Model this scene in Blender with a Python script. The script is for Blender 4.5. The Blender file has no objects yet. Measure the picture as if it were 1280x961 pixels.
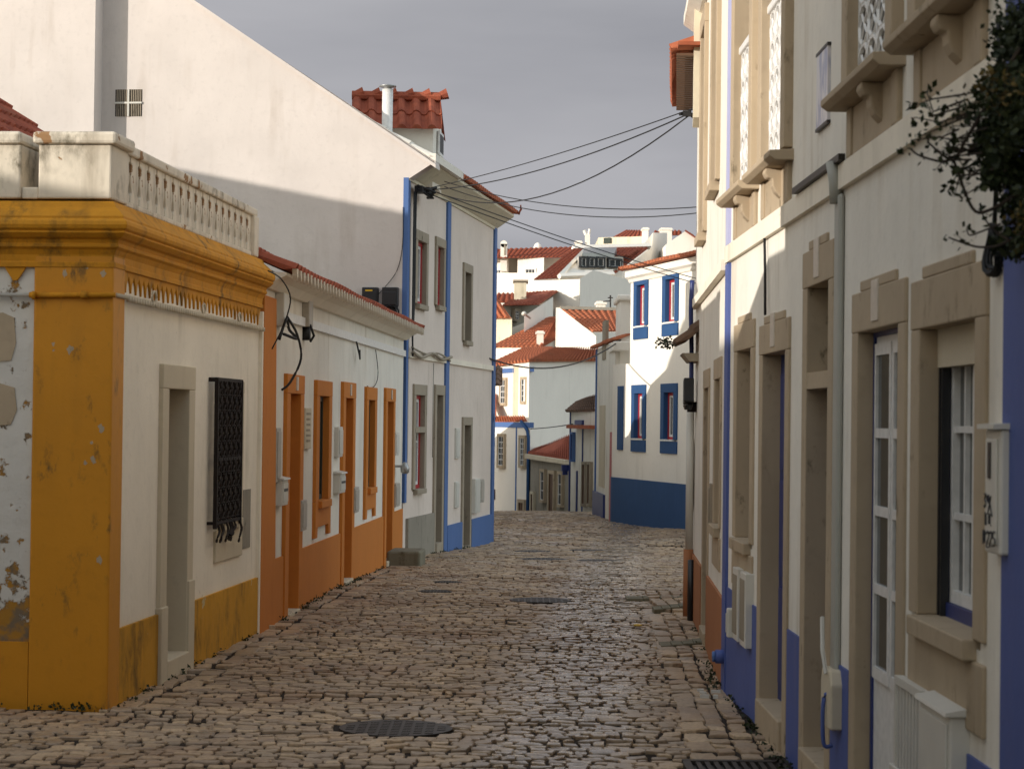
import bpy, bmesh, math, random
import numpy as np
from mathutils import Vector, noise
random.seed(7)
PI = math.pi
SC = bpy.context.scene
COL = SC.collection
# ------------------------------------------------------------------ survey of the street
FP = 2700.0; EYE = 1.75
_p = math.atan(44.5/FP); _r = math.radians(.7)
_f = Vector((0, math.cos(_p), math.sin(_p))); _u0 = Vector((0, -math.sin(_p), math.cos(_p))); _r0 = Vector((1, 0, 0))
RIGHT = _r0*math.cos(_r)+_u0*math.sin(_r); UP = _u0*math.cos(_r)-_r0*math.sin(_r)
def at(x, y, Y):
    d = _f+RIGHT*((x-640)/FP)+UP*((480.5-y)/FP); t = Y/d.y
    return Vector((d.x*t, Y, EYE+d.z*t))
def gz(x, y):                                  # height of the ground
    ks = [(-60, 0), (22, 0), (29, -.14), (36, -.33), (44, -.30), (50, -.40), (54, -.52), (62, -1.1), (80, -2.6), (92, -1.5), (110, 2.0), (150, 6.0), (260, 6.5), (3000, 4)]
    if y <= ks[0][0]: return 0.
    for (a, za), (b, zb) in zip(ks, ks[1:]):
        if y <= b:
            t = (y-a)/(b-a)
            if y > 22 and y < 62: pass
            z = za+(zb-za)*t
            break
    else: z = 4
    # the right side near the bend lies a bit higher
    if 36 < y < 47: z += .14*max(0, min(1, (x-1.5)/2.0))*max(0, 1-abs(y-39)/6.)
    return z
# ------------------------------------------------------------------ colours and materials
def lin(r, g, b):
    f = lambda c: (c/255/12.92) if c/255 <= .04045 else ((c/255+.055)/1.055)**2.4
    return (f(r), f(g), f(b), 1)
class NT:
    def __init__(s, name):
        m = s.m = bpy.data.materials.new(name); m.use_nodes = True
        s.t = m.node_tree; s.t.nodes.clear()
        s.out = s.n('ShaderNodeOutputMaterial'); s.b = s.n('ShaderNodeBsdfPrincipled')
        s.l(s.b.outputs[0], s.out.inputs[0])
        s.geo = s.n('ShaderNodeNewGeometry')
    def n(s, k, **kw):
        x = s.t.nodes.new(k)
        for a, v in kw.items(): setattr(x, a, v)
        return x
    def l(s, a, b): s.t.links.new(a, b)
    def pos(s, sc=(1, 1, 1)):
        tc = s.n('ShaderNodeTexCoord'); mp = s.n('ShaderNodeMapping'); mp.inputs['Scale'].default_value = sc
        s.l(tc.outputs['Object'], mp.inputs[0]); return mp.outputs[0]
    def noise(s, scale, detail=4, sc=(1, 1, 1), rough=.55):
        x = s.n('ShaderNodeTexNoise'); x.inputs['Scale'].default_value = scale; x.inputs['Detail'].default_value = detail
        x.inputs['Roughness'].default_value = rough
        s.l(s.pos(sc), x.inputs['Vector']); return x.outputs['Fac']
    def ramp(s, v, a, b, lo=0., hi=1.):
        x = s.n('ShaderNodeMapRange'); x.clamp = True
        for i, q in zip(('From Min', 'From Max', 'To Min', 'To Max'), (a, b, lo, hi)): x.inputs[i].default_value = q
        s.l(v, x.inputs[0]); return x.outputs[0]
    def mul(s, a, b):
        x = s.n('ShaderNodeMath', operation='MULTIPLY'); s.l(a, x.inputs[0])
        if isinstance(b, (int, float)): x.inputs[1].default_value = b
        else: s.l(b, x.inputs[1])
        return x.outputs[0]
    def mix(s, f, a, b):
        x = s.n('ShaderNodeMix', data_type='RGBA')
        if isinstance(f, (int, float)): x.inputs[0].default_value = f
        else: s.l(f, x.inputs[0])
        for i, q in ((6, a), (7, b)):
            if isinstance(q, tuple): x.inputs[i].default_value = q
            else: s.l(q, x.inputs[i])
        return x.outputs[2]
    def bump(s, h, strength=.3, dist=.01):
        x = s.n('ShaderNodeBump'); x.inputs['Strength'].default_value = strength; x.inputs['Distance'].default_value = dist
        s.l(h, x.inputs['Height'])
        if s.b.inputs['Normal'].links: s.l(s.b.inputs['Normal'].links[0].from_socket, x.inputs['Normal'])
        s.l(x.outputs[0], s.b.inputs['Normal'])
    def fin(s, c, rough=.8, spec=.3):
        if isinstance(c, tuple): s.b.inputs['Base Color'].default_value = c
        else: s.l(c, s.b.inputs['Base Color'])
        if isinstance(rough, (int, float)): s.b.inputs['Roughness'].default_value = rough
        else: s.l(rough, s.b.inputs['Roughness'])
        s.b.inputs['Specular IOR Level'].default_value = spec
        return s.m
def dark(c, k): return (c[0]*k, c[1]*k, c[2]*k, 1)
def plaster(name, c, var=.85, stain=None, sa=.5, mould=0, peel=None, rough=.85, bump=.5, spec=.2):
    t = NT(name)
    k = t.mix(t.ramp(t.noise(1.3, 5), .3, .7), c, dark(c, var))
    k = t.mix(t.ramp(t.noise(14, 3), .55, .8, 0, .5), k, dark(c, var*.9))
    if stain:
        st = t.mul(t.ramp(t.noise(5, 4, (1, 1, .12)), .52, .75), t.ramp(t.noise(1.1, 2), .4, .65, 0, sa))
        k = t.mix(st, k, stain)
    if mould:
        f = t.mul(t.ramp(t.noise(9, 8, (1, 1, .5), .7), .60-.12*mould, .68), t.ramp(t.noise(2.2, 3), .45, .6, 0, .85))
        k = t.mix(f, k, lin(70, 62, 40))
    if peel:
        f = t.ramp(t.noise(3.5, 7, (1, 1, 1), .62), peel[1], peel[1]+.015)
        k = t.mix(f, k, peel[0])
        t.bump(f, .6, -.004)
    t.bump(t.noise(7, 4), bump, .012); t.bump(t.noise(70, 3), bump*.6, .003)
    return t.fin(k, rough, spec)
WHT = lin(232, 226, 214)
M = {}
M['white'] = plaster('whitewash', WHT, .87, lin(166, 148, 118), .6)
M['white_gable'] = plaster('gable_whitewash', lin(212, 203, 196), .9, lin(165, 150, 135), .4)
M['white_c'] = plaster('warm_whitewash', lin(222, 208, 196), .9, lin(170, 155, 135), .4)
M['white_old'] = plaster('old_whitewash', lin(240, 230, 212), .88, lin(150, 138, 115), .5, 0, (lin(196, 186, 165), .68))
M['white_worn'] = plaster('flaking_whitewash', lin(216, 212, 204), .85, lin(150, 138, 115), .5, .6, (lin(150, 120, 70), .63))
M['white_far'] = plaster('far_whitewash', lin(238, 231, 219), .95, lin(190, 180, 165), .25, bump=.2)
M['grey_wall'] = plaster('grey_render', lin(150, 143, 130), .82, lin(95, 90, 80), .6, .3)
M['yellow'] = plaster('ochre_paint', lin(206, 138, 24), .88, lin(120, 85, 30), .4, .35, (lin(165, 150, 130), .715), .55, .35, .4)
M['yellow_mould'] = plaster('mouldy_ochre_paint', lin(206, 150, 48), .82, lin(60, 52, 35), 1.0, 1.5, (lin(190, 172, 130), .66), .8)
M['yellow_corn'] = plaster('weathered_ochre_cornice', lin(204, 140, 34), .85, lin(95, 70, 34), .9, 1.1, None, .7)
M['parapet'] = plaster('flaking_parapet_paint', lin(222, 211, 192), .86, lin(110, 94, 70), .9, 1.0, (lin(150, 116, 82), .615), .85)
M['orange'] = plaster('orange_paint', lin(198, 122, 52), .9, lin(150, 80, 35), .3, .0, None, .7, .3)
M['terra_paint'] = plaster('terracotta_paint', lin(166, 112, 76), .9, lin(120, 80, 55), .3, 0, None, .75, .3)
M['blue'] = plaster('sky_blue_paint', lin(84, 112, 162), .9, lin(110, 120, 150), .3, 0, None, .7, .3)
M['peri'] = plaster('periwinkle_paint', lin(82, 98, 156), .88, lin(110, 110, 140), .3, 0, None, .6, .3)
M['peri_pale'] = plaster('pale_periwinkle', lin(168, 170, 204), .9, lin(190, 190, 200), .5)  # paler periwinkle for the strip above the string course
M['navy'] = plaster('deep_blue_paint', lin(46, 80, 124), .9, lin(60, 90, 140), .3, 0, None, .6, .25)
M['cream'] = plaster('cream_render', lin(218, 208, 184), .9, lin(150, 140, 110), .4, .1)
M['stone'] = plaster('limestone', lin(180, 162, 137), .84, lin(140, 122, 95), .5, .15, None, .75, .35)
M['stone_grey'] = plaster('grey_limestone', lin(162, 150, 132), .84, lin(100, 94, 80), .5, .3, None, .8, .5)
M['stone_pale'] = plaster('pale_limestone', lin(205, 192, 168), .88, lin(150, 135, 110), .5, 0, None, .8, .3)
M['step'] = plaster('worn_step_stone', lin(128, 122, 104), .75, lin(70, 68, 50), .6, .6, None, .8, .6)
def worn_front():
    t = NT('flaking_front_plaster'); c = lin(216, 212, 204)
    k = t.mix(t.ramp(t.noise(1.6, 5), .3, .7), c, dark(c, .82))
    sp = t.n('ShaderNodeSeparateXYZ'); tc = t.n('ShaderNodeTexCoord'); t.l(tc.outputs['Object'], sp.inputs[0])
    low = t.ramp(sp.outputs[2], .50, 1.05, .19, 0)
    a = t.n('ShaderNodeMath', operation='ADD'); t.l(t.noise(6, 8, (1, 1, 1), .7), a.inputs[0]); t.l(low, a.inputs[1])
    f = t.ramp(a.outputs[0], .60, .625)
    k = t.mix(f, k, t.mix(t.ramp(t.noise(13, 4), .45, .6), lin(168, 122, 50), lin(120, 104, 84)))
    t.bump(f, .8, -.006); t.bump(t.noise(9, 5), .7, .015); t.bump(t.noise(60, 3), .4, .003)
    return t.fin(k, .9, .2)
M['white_front'] = worn_front()
def simple(name, c, rough=.5, spec=.5, metal=0, var=.85, ns=20):
    t = NT(name); k = t.mix(t.ramp(t.noise(ns, 3), .35, .65), c, dark(c, var)); m = t.fin(k, rough, spec)
    t.b.inputs['Metallic'].default_value = metal; return m
M['wood_brown'] = simple('brown_wood', lin(92, 66, 46), .6)
M['wood_dark'] = simple('dark_wood', lin(52, 40, 34), .6)
M['orange_door'] = simple('orange_painted_wood', lin(172, 96, 46), .5)
M['red_frame'] = simple('red_painted_wood', lin(170, 34, 40), .45)
M['white_frame'] = simple('white_painted_wood', lin(226, 224, 220), .4)
M['blue_frame'] = simple('blue_painted_wood', lin(34, 50, 110), .45)
M['green_dark'] = simple('dark_green_wood', lin(38, 50, 40), .5)
M['iron'] = simple('rusty_wrought_iron', lin(34, 23, 18), .7, .4, .2, .6)
M['black'] = simple('black_plastic', lin(30, 31, 34), .45)
M['cable'] = simple('black_cable', lin(24, 24, 26), .6)
M['plastic_white'] = simple('white_enclosure', lin(206, 202, 192), .45, .4, 0, .93, 5)
M['plastic_grey'] = simple('grey_enclosure', lin(176, 168, 156), .5)
M['pipe_grey'] = simple('grey_green_pipe', lin(168, 167, 158), .5, .4, 0, .92, 4)
M['aluminium'] = simple('galvanised_metal', lin(170, 170, 168), .4, .5, .7)
M['castiron'] = simple('cast_iron', lin(58, 52, 48), .5, .5, .4, .6, 60)
M['curtain'] = simple('lace_curtain', lin(205, 203, 196), .9)
M['plate'] = simple('ceramic_number_plate', lin(204, 192, 176), .4)
M['ink'] = simple('dark_ink', lin(40, 40, 46), .6)
M['yellow_paint'] = simple('yellow_sticker', lin(225, 180, 30), .5)
def glassm(name, c, r=.08):
    t = NT(name); t.bump(t.noise(1.5, 1), .05, .01); return t.fin(c, r, .5 if r < .3 else .15)
M['glass'] = glassm('window_glass', lin(46, 50, 52))
M['glass_far'] = glassm('far_window_glass', lin(52, 55, 56), .45)
def tile(name, c, c2):
    t = NT(name)
    k = t.mix(t.ramp(t.noise(6, 4), .3, .7), c, c2)
    k = t.mix(t.ramp(t.noise(25, 4), .58, .75, 0, .55), k, lin(105, 80, 62))
    k = t.mix(t.ramp(t.noise(1.2, 5), .6, .75, 0, .5), k, lin(120, 95, 75))
    t.bump(t.noise(60, 3), .4, .004); return t.fin(k, .85, .2)
M['tile'] = tile('terracotta_tiles', lin(176, 104, 74), lin(150, 82, 58))
M['tile_red'] = tile('old_red_tiles', lin(162, 88, 64), lin(128, 66, 50))
M['tile_orange'] = tile('bright_terracotta_tiles', lin(188, 114, 80), lin(160, 92, 64))
M['tile_old'] = tile('lichened_tiles', lin(122, 92, 72), lin(92, 76, 64))
def cobble_mat():
    t = NT('worn_cobbles')
    rnd = t.geo.outputs['Random Per Island']
    r = t.n('ShaderNodeValToRGB'); e = r.color_ramp.elements
    e[0].position = 0; e[0].color = lin(140, 118, 94); e[1].position = 1; e[1].color = lin(192, 165, 132)
    for p, c in ((.3, lin(168, 142, 112)), (.55, lin(154, 134, 112)), (.8, lin(180, 152, 118))):
        x = e.new(p); x.color = c
    t.l(rnd, r.inputs[0])
    k = t.mix(t.ramp(t.noise(40, 5), .45, .75, 0, .6), r.outputs[0], lin(98, 80, 62))
    k = t.mix(t.ramp(t.noise(.9, 4), .5, .7, 0, .45), k, lin(122, 84, 54))
    # damp gloss in the worn wheel track and in patches
    sp = t.n('ShaderNodeSeparateXYZ'); t.l(t.geo.outputs['Position'], sp.inputs[0])
    ma = t.n('ShaderNodeMath', operation='MULTIPLY_ADD'); t.l(sp.outputs[1], ma.inputs[0]); ma.inputs[1].default_value = -.062; ma.inputs[2].default_value = .45
    ad = t.n('ShaderNodeMath', operation='ADD'); t.l(ma.outputs[0], ad.inputs[0]); t.l(sp.outputs[0], ad.inputs[1])
    ab = t.n('ShaderNodeMath', operation='ABSOLUTE'); t.l(ad.outputs[0], ab.inputs[0])
    tr = t.ramp(ab.outputs[0], .15, .7, 1, 0)
    wet = t.mul(tr, t.ramp(t.noise(1.6, 4), .3, .5, .5, 1))
    mx = t.n('ShaderNodeMath', operation='MAXIMUM'); t.l(wet, mx.inputs[0]); t.l(t.ramp(t.noise(1.1, 3, (1, .5, 1)), .52, .7, 0, .7), mx.inputs[1])
    wet = mx.outputs[0]
    k = t.mix(t.mul(wet, .35), k, lin(84, 74, 66))
    t.bump(t.noise(55, 4), .45, .004); t.bump(t.noise(14, 2), .35, .008)
    return t.fin(k, t.ramp(wet, 0, .9, .6, .10), .8)
M['cobble'] = cobble_mat()
M['joint'] = plaster('earth_joints', lin(44, 35, 28), .7, lin(26, 21, 17), .5)
M['earth'] = plaster('paved_ground', lin(110, 98, 82), .8, lin(80, 72, 60), .5)
M['bark'] = simple('twig_bark', lin(48, 38, 30), .9)
def leafm(n_, a, b):
    t = NT(n_); r = t.geo.outputs['Random Per Island']
    return t.fin(t.mix(r, a, b), .6, .3)
M['leaf'] = leafm('shrub_leaves', lin(24, 36, 18), lin(48, 56, 26))
M['leaf_y'] = leafm('yellowed_leaves', lin(80, 70, 28), lin(96, 80, 45))
# ------------------------------------------------------------------ builders
def tag(o, label=None, cat=None, group=None, kind=None):
    if label: o['label'] = label
    if cat: o['category'] = cat
    if group: o['group'] = group
    if kind: o['kind'] = kind
    return o
GR = {'mailbox': 'mailboxes on the orange and white house', 'meter_box': 'meter boxes on the house fronts', 'manhole_cover': 'iron covers set in the street', 'equipment_box': 'black equipment boxes on the gable', 'meter_door': 'slatted meter doors on the blue plinth', 'conduit_box': 'junction boxes on the house fronts', 'back_shade_block': 'unseen shade blocks behind the left houses'}
def thing(name, loc, label, cat, group=None):
    group = group or GR.get(name)
    o = bpy.data.objects.new(name, None); COL.objects.link(o); o.location = loc; o.empty_display_size = .1
    return tag(o, label, cat, group)
def wloc(o):
    v = Vector((0, 0, 0))
    while o: v += Vector(o.location); o = o.parent
    return v
class Wall:
    def __init__(s, a, b, side=1):
        s.a = Vector((a[0], a[1])); b = Vector((b[0], b[1])); s.L = (b-s.a).length; s.d = (b-s.a)/s.L
        s.n = Vector((s.d.y, -s.d.x))*side; s.b = b
    def P(s, u, n, z):
        q = s.a+s.d*u+s.n*n; return Vector((q.x, q.y, z))
    def u(s, x, y=520, n=0):
        d = _f+RIGHT*((x-640)/FP)+UP*((480.5-y)/FP); o = s.a+s.n*n
        t = (o.x*s.d.y-o.y*s.d.x)/(d.x*s.d.y-d.y*s.d.x)
        return (Vector((d.x*t, d.y*t))-o).dot(s.d)
    def uz(s, x, y, n=0):
        d = _f+RIGHT*((x-640)/FP)+UP*((480.5-y)/FP); o = s.a+s.n*n
        t = (o.x*s.d.y-o.y*s.d.x)/(d.x*s.d.y-d.y*s.d.x)
        return (Vector((d.x*t, d.y*t))-o).dot(s.d), EYE+d.z*t
class Id:
    def P(s, x, y, z): return Vector((x, y, z))
ID = Id()
class MB:
    def __init__(s, W=ID): s.W = W; s.v = []; s.f = []
    def pts(s, ps): k = len(s.v); s.v += [s.W.P(*p) for p in ps]; return k
    def raw(s, vs, fs): k = len(s.v); s.v += [Vector(v) for v in vs]; s.f += [tuple(i+k for i in f) for f in fs]; return s
    def box(s, u0, u1, n0, n1, z0, z1):
        k = s.pts([(u, n, z) for z in (z0, z1) for u, n in ((u0, n0), (u1, n0), (u1, n1), (u0, n1))])
        s.f += [tuple(i+k for i in f) for f in ((0, 3, 2, 1), (4, 5, 6, 7), (0, 1, 5, 4), (1, 2, 6, 5), (2, 3, 7, 6), (3, 0, 4, 7))]; return s
    def prism(s, poly, n0, n1):          # poly in (u,z)
        m = len(poly); k = s.pts([(u, n0, z) for u, z in poly]+[(u, n1, z) for u, z in poly])
        s.f += [tuple(range(k+m-1, k-1, -1)), tuple(range(k+m, k+2*m))]
        s.f += [(k+i, k+(i+1) % m, k+m+(i+1) % m, k+m+i) for i in range(m)]; return s
    def nprism(s, poly, u0, u1):         # profile in (n,z) run along u
        m = len(poly); k = s.pts([(u0, n, z) for n, z in poly]+[(u1, n, z) for n, z in poly])
        s.f += [tuple(range(k+m-1, k-1, -1)), tuple(range(k+m, k+2*m))]
        s.f += [(k+i, k+(i+1) % m, k+m+(i+1) % m, k+m+i) for i in range(m)]; return s
    def face(s, ps): k = s.pts(ps); s.f.append(tuple(range(k, k+len(ps)))); return s
    def tube(s, ps, r, seg=6, r1=None):
        if 4 <= len(ps) <= 7 and r < .03:
            q = [Vector(p) for p in ps]; o = []
            for i in range(len(q)-1):
                a, b, c, d = q[max(i-1, 0)], q[i], q[i+1], q[min(i+2, len(q)-1)]
                for k in range(5):
                    t = k/5; o.append(tuple(.5*((2*b)+(c-a)*t+(2*a-5*b+4*c-d)*t*t+(3*b-a-3*c+d)*t**3)))
            o.append(tuple(q[-1])); ps = o
        P = [s.W.P(*p) for p in ps]; k = len(s.v); n = len(P)
        for i, p in enumerate(P):
            t = (P[min(i+1, n-1)]-P[max(i-1, 0)]).normalized()
            a = t.cross(Vector((0, 0, 1)) if abs(t.z) < .9 else Vector((1, 0, 0))).normalized(); b = t.cross(a)
            rr = r if r1 is None else r+(r1-r)*i/(n-1)
            for j in range(seg):
                q = 2*PI*j/seg; s.v.append(p+a*(rr*math.cos(q))+b*(rr*math.sin(q)))
        for i in range(n-1):
            for j in range(seg):
                s.f.append((k+i*seg+j, k+i*seg+(j+1) % seg, k+(i+1)*seg+(j+1) % seg, k+(i+1)*seg+j))
        s.f.append(tuple(range(k+seg-1, k-1, -1))); s.f.append(tuple(range(k+(n-1)*seg, k+n*seg))); return s
    def lathe(s, u, n, prof, seg=10, sq=False):
        k = len(s.v)
        for r, z in prof:
            for j in range(seg):
                q = 2*PI*(j+.5)/seg; s.v.append(s.W.P(u+r*math.cos(q), n+r*math.sin(q), z))
        for i in range(len(prof)-1):
            for j in range(seg):
                s.f.append((k+i*seg+j, k+i*seg+(j+1) % seg, k+(i+1)*seg+(j+1) % seg, k+(i+1)*seg+j))
        s.f.append(tuple(range(k+seg-1, k-1, -1))); s.f.append(tuple(range(k+(len(prof)-1)*seg, k+len(prof)*seg))); return s
    def build(s, name, mat, parent=None, smooth=False, bevel=0, recalc=True):
        off = wloc(parent) if parent else Vector((0, 0, 0))
        me = bpy.data.meshes.new(name); me.from_pydata([tuple(v-off) for v in s.v], [], s.f)
        if recalc:
            bm = bmesh.new(); bm.from_mesh(me); bmesh.ops.recalc_face_normals(bm, faces=bm.faces); bm.to_mesh(me); bm.free()
        me.materials.append(M[mat] if isinstance(mat, str) else mat)
        if smooth: me.polygons.foreach_set('use_smooth', [True]*len(me.polygons))
        o = bpy.data.objects.new(name, me); COL.objects.link(o); o.parent = parent
        if bevel:
            b = o.modifiers.new('b', 'BEVEL'); b.width = bevel; b.segments = 2; b.limit_method = 'ANGLE'
        return o
def copy_part(o, parent, delta):
    c = o.copy(); COL.objects.link(c); c.parent = parent; c.location = Vector(o.location)+Vector(delta); return c
# wall sheet with real openings, closed behind and above
def shell(W, u0, u1, z0, z1, D, holes, name, mat, parent, zt=None):
    """front sheet with holes; zt(u) optional height of the top"""
    mb = MB(W)
    us = sorted({u0, u1, *[h[0] for h in holes], *[h[1] for h in holes]})
    zs = sorted({z0, z1, *[h[2] for h in holes], *[h[3] for h in holes]})
    us = [u for u in us if u0 <= u <= u1]; zs = [z for z in zs if z0 <= z <= z1]
    for a, b in zip(us, us[1:]):
        for c, d in zip(zs, zs[1:]):
            um, zm = (a+b)/2, (c+d)/2
            if any(h[0] < um < h[1] and h[2] < zm < h[3] for h in holes): continue
            mb.face([(a, 0, c), (b, 0, c), (b, 0, d), (a, 0, d)])
    mb.face([(u0, 0, z0), (u0, -D, z0), (u0, -D, z1), (u0, 0, z1)])
    mb.face([(u1, 0, z0), (u1, -D, z0), (u1, -D, z1), (u1, 0, z1)])
    mb.face([(u0, -D, z0), (u1, -D, z0), (u1, -D, z1), (u0, -D, z1)])
    mb.face([(u0, 0, z1), (u1, 0, z1), (u1, -D, z1), (u0, -D, z1)])
    o = mb.build(name, mat, parent, recalc=False)
    return o
def hole(u0, u1, z0, z1, fw): return (u0-fw*.5, u1+fw*.5, z0-.03, z1+fw*.5)
def surround(W, u0, u1, z0, z1, fw, lh, depth, proud, mat, parent, sill=True, foot=0, crown=False, name='frame', apron=0, bev=.006):
    mb = MB(W)
    zb = z0-foot
    mb.box(u0-fw, u0, -depth, proud, zb, z1); mb.box(u1, u1+fw, -depth, proud, zb, z1)
    mb.box(u0-fw-.001, u1+fw+.001, -depth, proud+.002, z1, z1+lh)
    if crown: mb.box(u0-fw+.2, u1+fw-.2, -.02, proud+.001, z1+lh, z1+lh+.045)
    if apron:
        mb.box(u0-fw-.001, u1+fw+.001, -.05, proud+.001, z0-apron, z0-.07)
    o = mb.build(name, mat, parent, bevel=bev)
    if sill:
        MB(W).box(u0-.02 if not apron else u0-.01, u1+.02 if not apron else u1+.01, -depth, proud+.035, z0-.07, z0).build('sill', mat, parent, bevel=bev)
    return o
def window(W, parent, u0, u1, z0, z1, fw, lh, fmat, smat, depth=.16, proud=.02, pane='glass', bars=(1, 2), sill=True, apron=0, crown=False, ledge=None, sash2=None, curtain=False, name='window'):
    d = depth
    mb = MB(W); w = .05
    mb.box(u0, u0+w, -d-.04, -d+.02, z0, z1); mb.box(u1-w, u1, -d-.04, -d+.02, z0, z1)
    mb.box(u0+w, u1-w, -d-.04, -d+.02, z1-w, z1); mb.box(u0+w, u1-w, -d-.04, -d+.02, z0, z0+w)
    o = mb.build(name, smat, parent)
    off = o
    s2 = MB(W); a, b = u0+w+.002, u1-w-.002; c0, c1 = z0+w+.002, z1-w-.002; m = (a+b)/2; v = .045
    for p, q in ((a, m-.003), (m+.003, b)):
        s2.box(p, p+v, -d-.03, -d+.005, c0, c1); s2.box(q-v, q, -d-.03, -d+.005, c0, c1)
        s2.box(p+v, q-v, -d-.03, -d+.005, c0, c0+v); s2.box(p+v, q-v, -d-.03, -d+.005, c1-v, c1)
        for k in range(1, bars[1]+1):
            zz = c0+(c1-c0)*k/(bars[1]+1); s2.box(p+v, q-v, -d-.02, -d, zz-.012, zz+.012)
        if bars[0] > 1: s2.box((p+q)/2-.01, (p+q)/2+.01, -d-.022, -d-.002, c0+v, c1-v)
    s2.build('sash', sash2 or 'white_frame', o)
    MB(W).box(u0+.01, u1-.01, -d-.028, -d-.02, z0+.01, z1-.01).build('pane', pane, o)
    if curtain: MB(W).box(a+v, m-.02, -d-.019, -d-.017, c0+v, c1-.1).build('curtain', 'curtain', o)
    surround(W, u0, u1, z0, z1, fw, lh, depth+.03, proud, fmat, o, sill, 0, crown, apron=apron)
    return o
def door(W, parent, u0, u1, z0, z1, fw, lh, fmat, dmat, depth=.22, proud=.02, foot=.3, panels=3, crown=False, transom=0, glazed=False, stepmat='stone', sill=.06):
    d = depth; zt = z1
    if transom: zt = z1-transom-.08
    mb = MB(W).box(u0, u1, -d-.05, -d, z0, zt)
    m = (u0+u1)/2
    o = mb.build('door', dmat, parent)
    p = MB(W); pn = 0
    for (a, b) in ((u0+.07, m-.03), (m+.03, u1-.07)):
        for k in range(panels):
            c = z0+.1+(zt-z0-.15)*k/panels; e = z0+.1+(zt-z0-.15)*(k+1)/panels-.06
            if glazed and k > 0:
                continue
            p.box(a, b, -d, -d+.012, c, e)
    p.build('panel', dmat, o, bevel=.004)
    if glazed:
        c = z0+.1+(zt-z0-.15)/panels
        fr = MB(W)
        fr.box(u0+.03, u1-.03, -d, -d+.02, z0+.02, zt-.02)
        for (a, b) in ((u0+.1, m-.05), (m+.05, u1-.1)):
            pass
        gl = MB(W); ms = MB(W)
        for (a, b) in ((u0+.1, m-.05), (m+.05, u1-.1)):
            gl.box(a, b, -d+.02, -d+.024, c+.05, zt-.1)
            for k in range(1, 4):
                zz = c+.05+(zt-.15-c)*k/4; ms.box(a-.01, b+.01, -d+.024, -d+.036, zz-.02, zz+.02)
            ms.box(a-.03, a, -d+.02, -d+.036, c, zt-.05); ms.box(b, b+.03, -d+.02, -d+.036, c, zt-.05)
            ms.box(a, b, -d+.02, -d+.036, zt-.1, zt-.05); ms.box(a, b, -d+.02, -d+.036, c, c+.05)
        fr.build('door_leaf', 'white_frame', o); gl.build('pane', 'glass', o); ms.build('glazing_bar', 'white_frame', o)
        MB(W).box(u0, u0+.03, -d-.06, -d+.03, z0, z1).box(u1-.03, u1, -d-.06, -d+.03, z0, z1).box(u0+.03, u1-.03, -d-.06, -d+.03, zt-.02, z1 if not transom else zt).build('door_frame', 'blue_frame', o)
    MB(W).lathe(u1-.13, -d+.035, [(.012, z0+.98), (.024, z0+.99), (.028, z0+1.01), (.024, z0+1.03), (.012, z0+1.04)], 8).build('handle', 'aluminium', o, True)
    if transom:
        MB(W).box(u0-.01, u1+.01, -d-.03, proud-.004, zt, zt+.08).build('transom_bar', fmat, o)
        MB(W).box(u0, u1, -d-.03, -d-.01, zt+.08, z1).build('transom_pane', 'glass', o)
    surround(W, u0, u1, z0, z1, fw, lh, depth+.04, proud, fmat, o, False, foot, crown)
    MB(W).box(u0-.01, u1+.01, -d-.03, proud+.02, z0-foot, z0).build('threshold', stepmat, o, bevel=.008)
    return o
def tiles(mb, e0, e1, r0, r1, pitch=.21, course=.38, amp=.045, seg=6, thick=.022):
    """barrel tile sheet between an eave (e0-e1) and a ridge (r0-r1)"""
    e0, e1, r0, r1 = map(Vector, (e0, e1, r0, r1))
    nrm = (e1-e0).cross(r0-e0).normalized()
    if nrm.length == 0 or nrm.z < 0: nrm = -nrm
    nw = max(2, round(max((e1-e0).length, (r1-r0).length)/pitch)); nc = max(1, round(((r0-e0).length+(r1-e1).length)/2/course))
    k = len(mb.v); nx = nw*seg; rows = []
    for c in range(nc):
        rows += [(c/nc, .022), ((c+1)/nc-.0005, 0.)]
    for t, dz in rows:
        for i in range(nx+1):
            sx = i/nx; ph = (i % seg)/seg
            h = amp*(math.sqrt(max(0, math.sin(PI*min(1, ph/.62)))) if ph < .62 else -.25*math.sin(PI*(ph-.62)/.38))
            jit = .006*math.sin(i//seg*12.9898+c*78.2)
            p = (e0.lerp(e1, sx)).lerp(r0.lerp(r1, sx), t)
            mb.v.append(p+nrm*(h+dz+jit))
    for j in range(len(rows)-1):
        for i in range(nx):
            a = k+j*(nx+1)+i; mb.f.append((a, a+1, a+nx+2, a+nx+1))
    b = len(mb.v)
    ins = min(.3, .10/max(.1, (r0-e0).length)); mb.v += [p-nrm*thick for p in (e0.lerp(r0, ins), e1.lerp(r1, ins), r1, r0)]
    mb.f.append((b, b+1, b+2, b+3))
    n0 = k; last = k+(len(rows)-1)*(nx+1)
    mb.f.append(tuple(range(n0, n0+nx+1))+(b+1, b))
    mb.f.append(tuple(range(last+nx, last-1, -1))+(b+3, b+2))
    mb.f.append(tuple(k+j*(nx+1) for j in range(len(rows)-1, -1, -1))+(b, b+3))
    mb.f.append(tuple(k+j*(nx+1)+nx for j in range(len(rows)))+(b+2, b+1))
    return mb
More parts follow.
